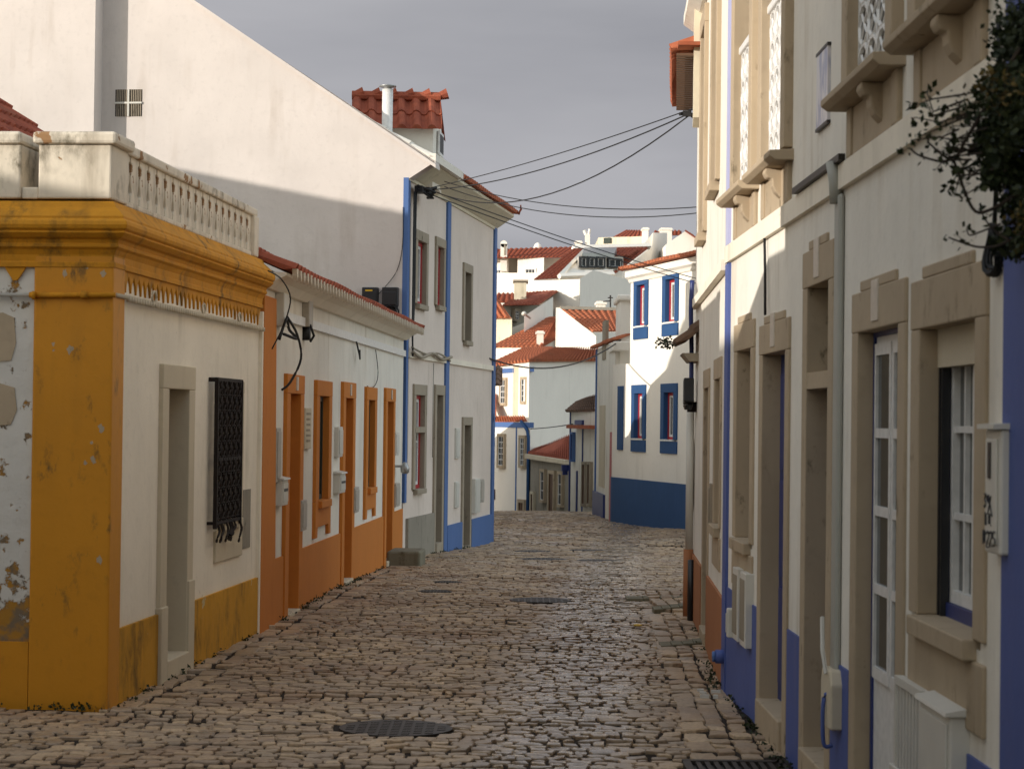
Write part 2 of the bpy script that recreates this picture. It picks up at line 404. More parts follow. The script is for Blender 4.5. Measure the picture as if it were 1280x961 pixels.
def sweep(path, prof, name, mat, parent, smooth=False, bevel=0):
    """profile [(n,z)] carried along a plan path [(x,y)] with mitred corners; outward = right of travel"""
    P = [Vector(p) for p in path]; n = len(P); vs = []; fs = []; m = len(prof)
    for i in range(n):
        ds = []
        if i > 0: ds.append((P[i]-P[i-1]).normalized())
        if i < n-1: ds.append((P[i+1]-P[i]).normalized())
        ns = [Vector((d.y, -d.x)) for d in ds]
        if len(ns) == 2:
            b = (ns[0]+ns[1]).normalized(); b = b/b.dot(ns[0])
        else: b = ns[0]
        for q, z in prof: vs.append((P[i].x+b.x*q, P[i].y+b.y*q, z))
    for i in range(n-1):
        for j in range(m):
            fs.append((i*m+j, i*m+(j+1) % m, (i+1)*m+(j+1) % m, (i+1)*m+j))
    fs.append(tuple(range(m-1, -1, -1))); fs.append(tuple(range((n-1)*m, n*m)))
    return MB().raw(vs, fs).build(name, mat, parent, smooth, bevel)
def bands(W, segs, z0, z1, pr, name, mat, parent):
    for a, b in segs: o = MB(W).box(a, b, -.03, pr, z0, z1).build(name, mat, parent)
    return o
# ================================================================== THE YELLOW CORNER HOUSE
A0 = (-2.394, 12.83); A1 = (-2.047, 17.41)
WA = Wall(A0, A1); WF = Wall((-3.05, 12.88), A0)          # side towards the street, front towards the side lane
WF = Wall((-8.4, 13.3), A0)                                # u runs towards the corner
LF = WF.L
def fu(x, y=600): return WF.u(x, y)
th = thing('corner_house', (-2.4, 12.9, 0), 'ochre yellow and white corner house with moulded cornice and a white balustrade on top', 'house')
W_, F_ = WA, WF
dU = (1.42, 2.02); dZ = (.14, 1.93); wU = (3.13, 3.80); wZ = (.98, 1.93)
LA = WA.L
shell(W_, 0, LA, -.3, 2.9, .3, [hole(*dU, *dZ, .17), hole(*wU, *wZ, .15)], 'wall', 'white_old', th)
shell(F_, 0, LF-.001, -.3, 2.9, .2, [], 'wall', 'white_front', th)
# painted corner pilaster and plinths, each a slab proud of the plaster
pf = fu(40, 600)
mb = MB(F_); mb.box(pf, LF+.025, -.05, .025, -.3, 2.78)
mb2 = MB(W_); mb2.box(-.02, .25, -.05, .025, -.3, 2.78)
mb.build('corner_pilaster', 'yellow', th, bevel=.012); mb2.build('corner_pilaster', 'yellow', th, bevel=.012)
bands(W_, [(.251, 1.42-.18), (2.02+.17, LA-.001)], -.3, .46, .022, 'plinth', 'yellow_mould', th)
bands(F_, [(0, pf-.001)], -.3, .40, .022, 'plinth', 'yellow', th)
# upper fringe of painted points above the rope moulding
mb = MB(W_); u = .255
mb.box(.252, LA-.01, -.02, .014, 2.60, 2.78)
k = 0
while u < LA-.14:
    w = .115+.02*random.random(); mb.prism([(u, 2.601), (u+w, 2.601), (u+w*.66, 2.55), (u+w*.52, 2.498-.012*random.random()), (u+w*.34, 2.55)], -.01, .013); u += w*1.02
mb.build('fringe', 'yellow_corn', th)
mb = MB(F_); c = fu(20, 340); ztop = 2.665
mb.box(0, pf-.001, -.02, .018, ztop, 2.79)
while c > .3:
    mb.prism([(c-.088, ztop+.001), (c+.088, ztop+.001), (c+.05, 2.60), (c+.012, 2.545), (c-.012, 2.545), (c-.05, 2.60)], -.01, .018); c -= .19
mb.build('fringe', 'yellow_corn', th)
mb = MB(F_)
for (x, y, w, h) in ((6, 422, .07, .15), (3, 506, .09, .13)):
    u, z = F_.uz(x, y); mb.prism([(u-w*1.5, z-h), (u+w*.6, z-h*.9), (u+w, z-h*.2), (u+w*.8, z+h*.8), (u-w*.2, z+h), (u-w*1.6, z+h*.9)], -.01, .006)
mb.build('patched_plaster', 'stone', th)
mb = MB(F_)
for (x, y, r) in ((82, 342, .022), (130, 342, .022), (88, 437, .026), (68, 430, .012), (118, 575, .02), (108, 578, .012), (128, 535, .022), (126, 700, .025), (116, 553, .01), (110, 335, .01)):
    u, z = F_.uz(x, y); mb.prism([(u+r*math.cos(k*PI/6)*(.4+.8*random.random()), z+r*1.2*math.sin(k*PI/6)*(.4+.8*random.random())) for k in range(12)], .0, .0265)
mb.build('paint_chip', 'stone', th)
# rope moulding with beads
mb = MB(W_); mb.tube([(.03, .03, 2.465), (LA-.02, .03, 2.465)], .014, 8)
uu = .26
while uu < LA-.03: mb.box(uu, uu+.035, .03, .052, 2.438, 2.47); uu += .066
for q in (.9, 2.35, 3.6):
    mb.tube([(q+.05*math.cos(t), .045, 2.50+.04*math.sin(t)) for t in [i*PI/6 for i in range(13)]], .008, 5)
mb.build('rope_moulding', 'stone_pale', th, True)
MB(F_).tube([(pf-.02, .04, 2.458), (LF+.04, .04, 2.462)], .017, 8).tube([(pf, .055, 2.455), (pf+.02, .055, 2.455)], .026, 8).tube([(LF-.16, .055, 2.46), (LF-.12, .055, 2.46)], .024, 8).build('rope_moulding', 'yellow_corn', th, True)
MB(F_).tube([(0, .03, 2.46), (pf-.02, .03, 2.458)], .013, 6).build('conduit', 'plastic_white', th, True)
# cornice swept round the corner
CP = [(0, 2.625), (.03, 2.625), (.03, 2.655), (.022, 2.66), (.026, 2.70), (.042, 2.73), (.060, 2.745), (.060, 2.762), (.052, 2.766), (.062, 2.79), (.085, 2.80), (.112, 2.825), (.112, 2.832), (.105, 2.836), (.122, 2.85), (.128, 2.872), (.122, 2.895), (.104, 2.908), (.098, 2.91), (.098, 2.925), (.07, 2.955), (.035, 2.985), (.015, 3.02), (-.25, 3.025), (-.25, 2.60)]
p0 = WF.P(0, 0, 0); pc = WA.P(0, 0, 0); p1 = WA.P(LA+.02, 0, 0)
sweep([(p0.x, p0.y), (pc.x, pc.y), (p1.x, p1.y)], CP, 'cornice', 'yellow_corn', th, False, .006)
# balustrade: corner pier, piers, balusters and rail
bal = MB().build('balustrade', 'parapet', th)
c_ = pc.xy+(WF.n+WA.n)*(-.03)
pz0, pz1 = 3.036, 3.36
px0 = fu(48, 200)
MB(F_).box(px0, LF-.005, -.40, .0, pz0, pz1).build('pier', 'parapet', bal, bevel=.012)
MB(F_).box(px0-.03, LF+.03, -.43, .035, pz1, pz1+.075).build('pier_cap', 'parapet', bal, bevel=.02)
px1 = fu(26, 200)
MB(F_).box(px1-.9, px1, -.40, .0, pz0, pz1+.0).build('pier', 'parapet', bal, bevel=.012)
MB(F_).box(px1-.93, px1+.01, -.43, .035, pz1, pz1+.075).build('pier_cap', 'parapet', bal, bevel=.02)
MB(F_).box(px1+.001, px0-.001, -.3, -.02, pz0, pz0+.07).build('sill', 'parapet', bal, bevel=.01)
MB(W_).box(.02, LA-.0, -.24, -.02, pz1+.0, pz1+.065).build('rail', 'parapet', bal, bevel=.014)
MB(W_).box(.401, LA-.2, -.22, -.03, pz0, pz0+.035).build('base_rail', 'parapet', bal, bevel=.008)
b0 = None; nb = 18; pit = (LA-.2-.49)/(nb-1)
half = [(w_*1.16, z_) for w_, z_ in [(.088, 3.07), (.088, 3.12), (.062, 3.135), (.07, 3.17), (.08, 3.20), (.082, 3.24), (.072, 3.29), (.064, 3.315), (.088, 3.325), (.088, 3.362)]]
for i in range(nb):
    u = .49+i*pit
    if b0 is None: b0 = MB(W_).prism([(u-w, z) for w, z in half]+[(u+w, z) for w, z in reversed(half)], -.20, -.045).build('baluster', 'parapet', bal, False, .008); ub = u
    else: copy_part(b0, bal, (WA.d.x*(u-ub), WA.d.y*(u-ub), 0))
MB(W_).box(LA-.16, LA-.0, -.25, -.01, pz0, pz1).build('pier', 'parapet', bal, bevel=.01)
# hipped tiled roof behind the balustrade
mb = MB(); tiles(mb, (-8.4, 13.9, 3.12), (-2.95, 13.7, 3.12), (-8.4, 17.6, 4.9), (-4.9, 17.2, 4.75), .22, .33)
tiles(mb, (-2.95, 13.7, 3.12), (-2.6, 17.3, 3.12), (-4.9, 17.2, 4.75), (-4.88, 17.3, 4.75), .22, .33)
mb.build('roof', 'tile_red', th)
# door
d = door(W_, th, *dU, *dZ, .17, .16, 'stone_pale', 'grey_wall', .24, .03, .30, 3, stepmat='stone_pale')
MB(W_).box(dU[1]+.005, dU[1]+.18, -.2, .045, -.3, .62).build('jamb_base', 'stone_pale', d, bevel=.006)
MB(W_).box(dU[0]-.185, dU[0]-.005, -.2, .045, -.3, .50).build('jamb_base', 'stone_pale', d, bevel=.006)
w = window(W_, th, *wU, *wZ, .15, .09, 'stone_pale', 'wood_dark', .14, .02, apron=.30)
# ornate wrought-iron grille standing proud of the window
g = MB(W_); u0, u1, z0, z1, n = WA.u(271, 500, .06), WA.u(301.5, 500, .06), .86, 2.02, .06
for q in (u0, u1): g.box(q-.012, q+.012, .0, n+.012, z1-.02, z1+.01); g.box(q-.014, q+.014, n-.014, n+.014, z0+.08, z1)
for zz in (z1, z0+.12, (z0+z1)/2): g.box(u0, u1, n-.01, n+.01, zz-.012, zz+.012)
for zz in (z1, z0+.12): g.box(u0-.006, u0+.006, 0, n, zz-.012, zz+.012); g.box(u1-.006, u1+.006, 0, n, zz-.012, zz+.012)
nx, nz = 5, 9
for i in range(nx):
    for j in range(nz):
        cu = u0+(i+.5)*(u1-u0)/nx; cz = z0+.14+(j+.5)*(z1-z0-.15)/nz; r = .055
        g.tube([(cu+r*.95*math.cos(t), n, cz+r*math.sin(t)) for t in [k*PI/4 for k in range(9)]], .011, 4)
        g.tube([(cu-r, n+.004, cz-r), (cu, n+.012, cz), (cu+r, n+.004, cz+r)], .008, 4)
        g.tube([(cu+r, n+.004, cz-r), (cu, n+.012, cz), (cu-r, n+.004, cz+r)], .008, 4)
for i in range(nx+1):
    cu = u0+i*(u1-u0)/nx; g.box(cu-.006, cu+.006, n-.006, n+.006, z0+.1, z1)
for i in range(9):
    cu = u0+.03+random.random()*(u1-u0-.06); h = .06+.08*random.random()
    g.tube([(cu, n, z0+.13), (cu+.02, n+.02, z0+.10-h*.4), (cu-.03, n+.015, z0+.10-h), (cu+.02, n, z0+.07-h)], .009, 4)
g.build('grille', 'iron', w)
# damaged utility niche between window and party wall
mb = MB(W_).box(4.03, 4.33, -.01, .006, .72, 1.18); mb.build('patched_plaster', 'grey_wall', th)
# party-wall strip
MB(W_).box(LA-.001, LA+.055, -.1, .03, -.2, 2.6).build('edge_strip', 'white_old', th)
# cable hanging from the cornice end
tag(MB(W_).tube([(3.6, .26, 2.86), (4.1, .27, 2.83), (4.45, .28, 2.7), (4.62, .2, 2.5), (4.64, .1, 2.3)], .006, 5).build('loose_cable', 'cable', None, True), 'thin dark cable drooping over the far end of the yellow cornice', 'cable')
# ================================================================== ORANGE AND WHITE ROW HOUSE
O0 = (WA.P(LA+.06, 0, 0).x, WA.P(LA+.06, 0, 0).y); WO = Wall(O0, (-1.457, 28.9)); LO = WO.L
th = thing('row_house', (O0[0], O0[1], 0), 'low single-storey white house with orange painted door frames and plinth', 'house')
us = lambda x, y=560: WO.u(x, y)
D = [(us(358), us(371)), (us(428), us(437.5)), (us(481), us(488.5))]
WN = [(us(395), us(407)), (us(457), us(465))]
hs = [hole(a, b, .02, 1.96, .2) for a, b in D]+[hole(a, b, .95, 1.96, .2) for a, b in WN]
shell(WO, 0, LO, -.5, 2.95, 4, hs, 'wall', 'white', th)
segs = []; c = .0
for a, b in D: segs.append((c, a-.12)); c = b+.12
segs.append((c, LO)); bands(WO, segs, -.6, .55, .02, 'plinth', 'orange', th)
MB(WO).prism([(.0, -.4), (.74, -.4), (.72, .55), (.60, 2.74), (.0, 2.74)], -.05, .035).build('corner_pilaster', 'orange', th, bevel=.008)
for i, (a, b) in enumerate(D):
    d = door(WO, th, a, b, [.03, .03, -.02][i], 1.96, .2, .17, 'orange', 'orange_door', .26, .035, .28, 3, stepmat='stone_pale')
    MB(WO).box((a+b)/2-.04, (a+b)/2+.04, .03, .05, 1.99, 2.11).build('number_plate', 'plate', d)
for a, b in WN:
    w = window(WO, th, a, b, .95, 1.96, .2, .15, 'orange', 'green_dark', .05, .035, sash2='wood_dark')
    MB(WO).prism([(a-.2, .948), (b+.2, .948), (b+.2, .60), (b+.06, .60), (b+.04, .70), (a-.04, .70), (a-.06, .60), (a-.2, .60)], -.02, .034).build('apron', 'orange', w, bevel=.005)
# eaves
mb = MB(WO); mb.box(.75, LO-.02, -.03, .035, 2.58, 2.66); mb.build('conduit_moulding', 'white_frame', th)
mb = MB(WO); mb.nprism([(-.2, 2.80), (.05, 2.80), (.12, 2.86), (.2, 2.90), (.2, 2.925), (-.2, 2.925)], .02, LO-.02).build('eave_moulding', 'white_old', th)
mb = MB(); e0 = WO.P(.0, .27, 2.93); e1 = WO.P(LO-.02, .27, 2.93); r0 = WO.P(.0, -.95, 3.44); r1 = WO.P(LO-.02, -.95, 3.44)
tiles(mb, e0, e1, r0, r1, .2, .36, .045); mb.build('roof', 'tile_red', th)
MB(WO).box(.0, LO-.02, -3.9, -.93, 2.9, 3.36).build('roof_terrace', 'stone_grey', th)
u = .05; m0 = None
while u < LO-.15:
    if m0 is None: m0 = MB(WO).prism([(u, 2.955), (u+.085, 2.955), (u+.07, 2.90), (u+.042, 2.865), (u+.015, 2.90)], .245, .285).build('eave_mortar', 'parapet', th); mu = u
    else: copy_part(m0, th, (WO.d.x*(u-mu), WO.d.y*(u-mu), .004*math.sin(u*40)))
    u += .1995
# things fixed on its facade
def cabinet(W, name, u0, u1, z0, z1, dp, label, cat, group=None, mat='plastic_white', slot=False, lid=False):
    q = thing(name, W.P((u0+u1)/2, 0, z0), label, cat, group)
    MB(W).box(u0, u1, -.01, dp, z0, z1).build('body', mat, q, bevel=.008)
    MB(W).box(u0+.03, u1-.03, dp, dp+.008, z0+.03, z1-.03).build('door', mat, q, bevel=.004)
    if slot: MB(W).box(u0+.06, u1-.06, dp+.008, dp+.01, z1-.1, z1-.075).build('slot', 'black', q)
    if lid: MB(W).nprism([(-.01, z1), (dp+.02, z1), (dp+.015, z1+.012), (-.01, z1+.03)], u0-.015, u1+.015).build('lid', mat, q)
    return q
u_ = us
cabinet(WO, 'meter_box', u_(340), u_(345.5), 1.2, 1.66, .04, 'tall thin grey box on the white wall beside the orange corner strip', 'meter box', None, 'plastic_grey')
cabinet(WO, 'mailbox', u_(345.5)-.1, u_(353)-.1, 1.0, 1.22, .07, 'white mailbox left of the nearest orange door', 'mailbox', None, 'plastic_white', True, True)
cabinet(WO, 'meter_box', u_(372), u_(378), .72, 1.0, .05, 'white meter box low between the nearest orange door and first window', 'meter box', None, 'plastic_grey')
cabinet(WO, 'meter_box', u_(417.5), u_(422.5), 1.35, 1.66, .05, 'narrow white box above the mailbox by the middle orange door', 'meter box')
cabinet(WO, 'mailbox', u_(418)-.05, u_(424), .98, 1.18, .07, 'white mailbox just left of the middle orange door', 'mailbox', None, 'plastic_white', True, True)
cabinet(WO, 'meter_box', u_(439), u_(444), .72, 1.0, .05, 'grey meter box low between the middle orange door and second window', 'meter box', None, 'plastic_grey')
cabinet(WO, 'meter_box', u_(490), u_(494), 1.28, 1.58, .05, 'small pale box high beside the farthest orange door', 'meter box')
cabinet(WO, 'meter_box', u_(490), u_(495), .62, .92, .06, 'grey box low beside the farthest orange door', 'meter box', None, 'plastic_grey')
q = thing('wall_lamp', WO.P(u_(494), 0, 1.1), 'small round metal lamp beside the farthest orange door', 'lamp')
MB(WO).box(u_(494)-.02, u_(494)+.02, 0, .10, 1.12, 1.15).build('arm', 'aluminium', q)
MB(WO).lathe(u_(494), .13, [(.03, 1.04), (.055, 1.06), (.06, 1.12), (.03, 1.18), (.01, 1.19)], 10).build('shade', 'aluminium', q, True)
q = thing('wall_plaque', WO.P(u_(381), 0, 1.5), 'carved stone plaque with engraved lines beside the first orange window', 'plaque')
pu0, pu1 = u_(377.5), u_(385); MB(WO).box(pu0, pu1, -.01, .03, 1.46, 1.84).build('slab', 'stone_pale', q, bevel=.006)
mb = MB(WO)
for j in range(6):
    u = pu0+.05
    while u < pu1-.09:
        l = .02+.05*random.random(); mb.box(u, min(u+l, pu1-.04), .03, .032, 1.775-j*.05, 1.795-j*.05); u += l+.018
mb.build('lettering', 'stone_grey', q)
q = thing('conduit_box', WO.P(.9, 0, 2.6), 'white junction box high on the wall below the red eave near the yellow cornice', 'junction box')
MB(WO).box(.72, .98, 0, .08, 2.52, 2.80).build('body', 'plastic_white', q, bevel=.01)
MB(WO).tube([(.74, .1, 2.6), (.8, .18, 2.45), (.9, .2, 2.25), (.85, .12, 2.05), (.82, .05, 1.98)], .011, 6).tube([(.7, .08, 2.45), (.95, .16, 2.42), (1.0, .08, 2.5), (.72, .1, 2.58), (.6, .06, 2.4)], .013, 6).build('cable', 'cable', q, True)
q = thing('conduit_box', WO.P(2.3, 0, 2.6), 'smaller white junction box under the eave above the nearest orange door', 'junction box')
MB(WO).box(2.25, 2.5, 0, .07, 2.58, 2.84).build('body', 'plastic_grey', q, bevel=.01)
MB(WO).box(2.3, 2.42, .0, .06, 2.46, 2.58).tube([(2.3, .07, 2.6), (2.35, .1, 2.5), (2.4, .06, 2.45)], .012, 6).build('cable', 'cable', q, True)
mb = MB(WO)
mb.tube([(6.0, .04, 2.58), (6.1, .06, 2.45), (6.25, .05, 2.4), (6.3, .04, 2.5)], .01, 5)
tag(mb.build('wire_stub', 'cable', None, True), 'short dark wire loop hanging below the white strip above the second orange window side', 'cable')
tag(MB(WO).tube([(8.0, .02, 2.56), (8.2, .03, 2.3), (8.0, .03, 2.16), (7.6, .02, 2.1), (7.3, .01, 2.12)], .005, 5).build('wire_curl', 'cable', None, True), 'thin curling wire on the white wall over the far orange window', 'cable')
# mounting step stone at the far end
tag(MB(WO).box(9.5, 10.25, .02, .44, -.3, .10).build('step_stone', 'step', None, bevel=.03), 'rough grey stone block step against the orange plinth', 'step')
# ================================================================== WHITE TWO-STOREY HOUSE WITH BLUE STRIPS
C0 = Vector((-1.445, 29.08)); cd = Vector((.147, .989)).normalized()
WC = Wall(C0, C0+cd*7.7); LC = WC.L
th = thing('tall_house', (C0.x, C0.y, 0), 'tall white house with blue strips, bare gable and stone framed openings', 'house')
uc = lambda x, y=520: WC.u(x, y)
W1 = (uc(520, 330), uc(531, 330), 3.34, 4.22); W2 = (uc(545, 340), uc(553, 340), 3.40, 4.26); W3 = (uc(579.5, 380), uc(587, 380), 2.98, 4.05)
LW = (uc(517.5, 550), uc(528.5, 550), .78, 2.08); D1 = (uc(543.5, 560), uc(551, 560), -.05, 2.1); D2 = (uc(578, 600), uc(586, 600), -.24, 1.66)
hs = [hole(*q, .14) for q in (W1, W2, W3, LW, D1, D2)]
uM = uc(553.5, 600)+.14
shell(WC, 0, uM, -.8, 5.1, 6.5, hs, 'wall', 'white_c', th)
shell(WC, uM, LC, -.8, 5.1, .75, hs, 'wall', 'white_c', th)
WG = Wall(WC.P(0, 0, 0).xy, (WC.P(0, 0, 0).xy-WC.n*8), -1)
# gable wall above the eaves level, a closed prism following the roof pitch
ge = [(0, 5.1)]; g0 = WG.uz(512, 188); g1 = WG.uz(235, 0)
sl = (g1[1]-g0[1])/(g1[0]-g0[0])
ga = lambda u: g0[1]+sl*(u-g0[0])
MB(WG).prism([(-.0, 2.0), (-.0, ga(0)), (-.30, ga(-.30)), (-.30, ga(-.30)-.06), (-.02, 5.18), (-.02, 5.1), (0, 5.1), (0, 2.0)][:0] or [(0, 1.0), (0, 4.965), (-.03, 4.99), (-.31, 5.17), (-.385, 5.215), (-.385, ga(-.385)), (5.4, ga(5.4)), (5.4, 1.0)], -.28, .004).build('gable', 'white_gable', th)
MB(WG).prism([(-.39, ga(-.39)), (5.4, ga(5.4)), (5.4, ga(5.4)+.05), (-.39, ga(-.39)+.05)], -.30, .03).build('gable_coping', 'white_gable', th)
# chimney breast of the neighbour and vent with four louvres
q = thing('chimney_breast', WG.P(4.4, 0, 0), 'broad white projecting wall at the left of the tall bare gable', 'wall')
ub = WG.u(128, 90)
MB(WG).box(ub, ub+1.9, -.5, .32, 0, 11).build('body', 'white_gable', q)
vt = thing('wall_vent', WG.P(3.8, 0, 6), 'dark four-pane louvred vent high on the white gable', 'vent')
a, zt_ = WG.uz(178, 112); b, zb_ = WG.uz(144, 146)
MB(WG).box(a, b, -.02, .006, zb_, zt_).build('recess', 'wood_dark', vt)
mb = MB(WG); m = (a+b)/2; zm = (zb_+zt_)/2
mb.box(m-.012, m+.012, .0, .03, zb_, zt_); mb.box(a, b, .0, .028, zm-.012, zm+.012); mb.build('cross_bar', 'plastic_white', vt)
mb = MB(WG)
for i in range(14):
    c = a+.012+i*(b-a-.02)/14
    if abs(c-m) > .02: mb.box(c, c+.01, .0, .018, zb_, zt_)
mb.build('louvre', 'stone_grey', vt)
# painted strips
MB(WC).box(-.008, .13, -.05, .02, .62, 5.0).build('corner_strip', 'blue', th)
u2 = uc(553.5, 600); MB(WC).box(u2, u2+.28, -.05, .03, -.7, 4.98).build('middle_strip', 'blue', th)
MB(WC).box(LC-.22, LC+.03, -.3, .03, -.7, 5.0).build('corner_strip', 'blue', th)
# string course, plinth
bands(WC, [(.18, u2-.01), (u2+.30, LC-.23)], 2.58, 2.66, .035, 'string_course', 'white_old', th)
MB(WC).box(.18, D1[0]-.15, -.05, .04, -.8, .40).build('plinth', 'grey_wall', th)
bands(WC, [(u2+.281, D2[0]-.145), (D2[1]+.145, LC-.23)], -.8, .16, .036, 'plinth', 'blue', th)
window(WC, th, *W1, .14, .14, 'stone_grey', 'red_frame', .06, .03, bars=(1, 0), curtain=True)
window(WC, th, *W2, .13, .13, 'stone_grey', 'red_frame', .06, .03, bars=(1, 0), curtain=True)
window(WC, th, *W3, .14, .14, 'stone_grey', 'wood_brown', .16, .03, bars=(1, 1), sash2='wood_brown')
wl = window(WC, th, *LW, .15, .15, 'stone_grey', 'red_frame', .06, .03, bars=(1, 1), curtain=True, apron=.0)
MB(WC).box(LW[0]-.05, LW[1]+.05, -.1, .035, 1.56, 1.64).build('transom', 'stone_grey', wl)
door(WC, th, *D1, .15, .15, 'stone_grey', 'wood_brown', .26, .03, .5, 2, stepmat='stone_grey')
door(WC, th, *D2, .14, .13, 'stone_grey', 'wood_brown', .26, .03, .4, 2, stepmat='stone_grey')
# cove under the eaves and the tiled eaves
MB(WC).nprism([(-.2, 4.97), (.02, 4.97), (.03, 5.01), (.05, 5.02), (.31, 5.20), (.31, 5.24), (-.2, 5.24)], .005, LC+.03).build('eave_cove', 'cream', th)
z1e = 5.25
rn = -4.2; rz = z1e+.55*(4.2+.36)
um = WC.u(577, 230, .36)
mb = MB(); tiles(mb, WC.P(um, .36, z1e), WC.P(LC+.15, .36, z1e), WC.P(um, -.8, z1e+.45), WC.P(LC+.15, -.8, z1e+.45), .2, .4, .05)
mb.build('roof', 'tile', th)
mb = MB(); tiles(mb, WC.P(.0, .36, z1e), WC.P(um-.01, .36, z1e), WC.P(.0, rn, rz), WC.P(um-.01, rn, rz), .2, .4, .04)
mb.build('whitewashed_roof', 'white', th)
MB(WC).box(.0, um, .30, .385, z1e-.03, z1e+.075).build('white_gutter', 'white', th)
# finial on the eaves end
MB(WC).tube([(LC+.2, .36, z1e+.02), (LC+.24, .40, z1e+.1), (LC+.2, .4, z1e+.17)], .03, 6, .012).build('finial', 'tile_red', th, True)
# dormer and flue
dm = Wall(at(500, 190, 30.2).xy, at(540, 190, 30.2).xy, 1)
zb, ztp = at(520, 200, 30.2).z, at(520, 158, 30.2).z
dn = MB(); A_ = at(500, 190, 30.2); B_ = at(541, 190, 30.2); Bk = at(552, 190, 31.1)
def solid(mb, ring, zb):
    n = len(ring); k = len(mb.v); mb.v += [Vector(p) for p in ring]+[Vector((p[0], p[1], zb)) for p in ring]
    mb.f += [tuple(range(k, k+n)), tuple(range(k+2*n-1, k+n-1, -1))]
    mb.f += [(k+i, k+(i+1) % n, k+n+(i+1) % n, k+n+i) for i in range(n)]; return mb
dmr = MB(); L_ = at(455, 160, 30.2)
solid(dmr, [(L_.x, 30.2, ztp), (B_.x, 30.2, ztp), (B_.x+.08, 30.7, ztp+.18), (Bk.x, 31.2, ztp), (L_.x, 31.6, ztp)], 5.0).build('dormer', 'white', th)
e0 = at(440, 160, 30.1); e1 = at(553, 162, 30.05); r0 = at(440, 124, 30.75); r1 = at(551, 126, 30.75)
mb = MB(); tiles(mb, e0, e1, r0, r1, .2, .34, .06)
e0b = Vector((e0.x, 31.45, e0.z)); e1b = Vector((e1.x, 31.5, e1.z))
tiles(mb, e1b, e0b, r1+Vector((0, .02, 0)), r0+Vector((0, .02, 0)), .2, .34, .06)
mb.tube([tuple(r0+Vector((0, 0, .05))), tuple(r1+Vector((0, 0, .05)))], .07, 8)
for i in range(6): p = r0.lerp(r1, (i+.2)/5.3); mb.tube([tuple(p+Vector((0, 0, .06))), tuple(p+Vector((.12, 0, .1)))], .055, 8, .08)
mb.build('dormer_roof', 'tile_red', th)
wd = Wall((B_.x, 30.2), (B_.x+.08, 30.7), 1)
dw = Wall((B_.x+.02, 30.25), (Bk.x, 31.2), 1)
MB(dw).box(.2, .75, .02, .05, zb+.12, ztp-.02).build('dormer_window', 'white_frame', th)
MB(dw).box(.26, .69, .05, .054, zb+.16, ztp-.06).build('dormer_pane', 'glass_far', th)
q = thing('flue', at(484, 155, 29.6), 'white cylindrical flue pipe with a flat cap in front of the red dormer roof', 'chimney')
p = at(484, 160, 29.6); pt = at(484, 112, 29.6)
MB().lathe(p.x, p.y, [(.075, p.z-.6), (.075, pt.z)], 14).build('pipe', 'white_frame', q, True)
MB().lathe(p.x, p.y, [(.055, pt.z), (.05, pt.z+.03), (.12, pt.z+.035), (.12, pt.z+.05), (.03, pt.z+.07)], 14).build('cap', 'aluminium', q, True)
# details on the facade
cabinet(WC, 'meter_box', uc(499+4)+.22, uc(509), .95, 1.3, .03, 'flat grey plate low on the white wall at the foot of the blue strip', 'meter box', None, 'plastic_grey') if False else None
cabinet(WC, 'meter_box', uc(568.5), uc(573), 1.15, 1.62, .03, 'narrow white flat box left of the farthest stone framed door, upper one', 'meter box')
cabinet(WC, 'meter_box', uc(568.5), uc(573), .40, .80, .03, 'narrow white flat box left of the farthest stone framed door, lower one', 'meter box')
cabinet(WC, 'meter_box', uc(591), uc(597), .25, .80, .06, 'white meter cabinet with window at the far blue corner', 'meter box')
cabinet(WC, 'meter_box', uc(597.5), uc(602), .40, .78, .06, 'small white and green cabinet nearest the far blue corner', 'meter box', None, 'plastic_grey')
q = thing('cable_hub', WC.P(.3, .1, 4.9), 'black tangle of cable connectors under the eaves of the tall white house', 'cable junction')
mb = MB(WC)
mb.box(.25, .5, .05, .16, 4.83, 4.92); mb.box(.55, .75, .12, .2, 4.86, 4.93)
for i in range(7): mb.tube([(.2+random.random()*.3, .1, 4.85+random.random()*.08), (.5+random.random()*.4, .2+random.random()*.1, 4.78+random.random()*.16), (.8+random.random()*.2, .12, 4.8+random.random()*.1)], .015, 5)
mb.build('connector', 'cable', q)
MB(WC).tube([(.3, .06, 4.85), (.27, .06, 4.2), (.26, .06, 3.4), (.24, .05, 2.9)], .022, 6).tube([(.2, .06, 4.83), (.19, .06, 3.6), (.2, .06, 2.9), (.24, .06, 2.6)], .014, 6).build('riser_cable', 'cable', q, True)
mb = MB(WC); mb.tube([(.2, .07, 2.66), (.8, .07, 2.60), (1.6, .08, 2.68), (2.4, .07, 2.62), (3.2, .07, 2.68)], .022, 6).tube([(.2, .05, 2.72), (1.2, .06, 2.66), (2.2, .06, 2.70), (3.2, .05, 2.62)], .014, 6)
tag(mb.build('facade_cable', 'stone_grey', None, True), 'grey cable bundle running along the string course of the tall house', 'cable')
tag(MB(WC).tube([(1.95, .03, 2.55), (1.95, .03, 1.2)], .008, 5).build('facade_wire', 'plastic_grey', None, True), 'thin vertical wire between lower red window and its stone framed door', 'cable')
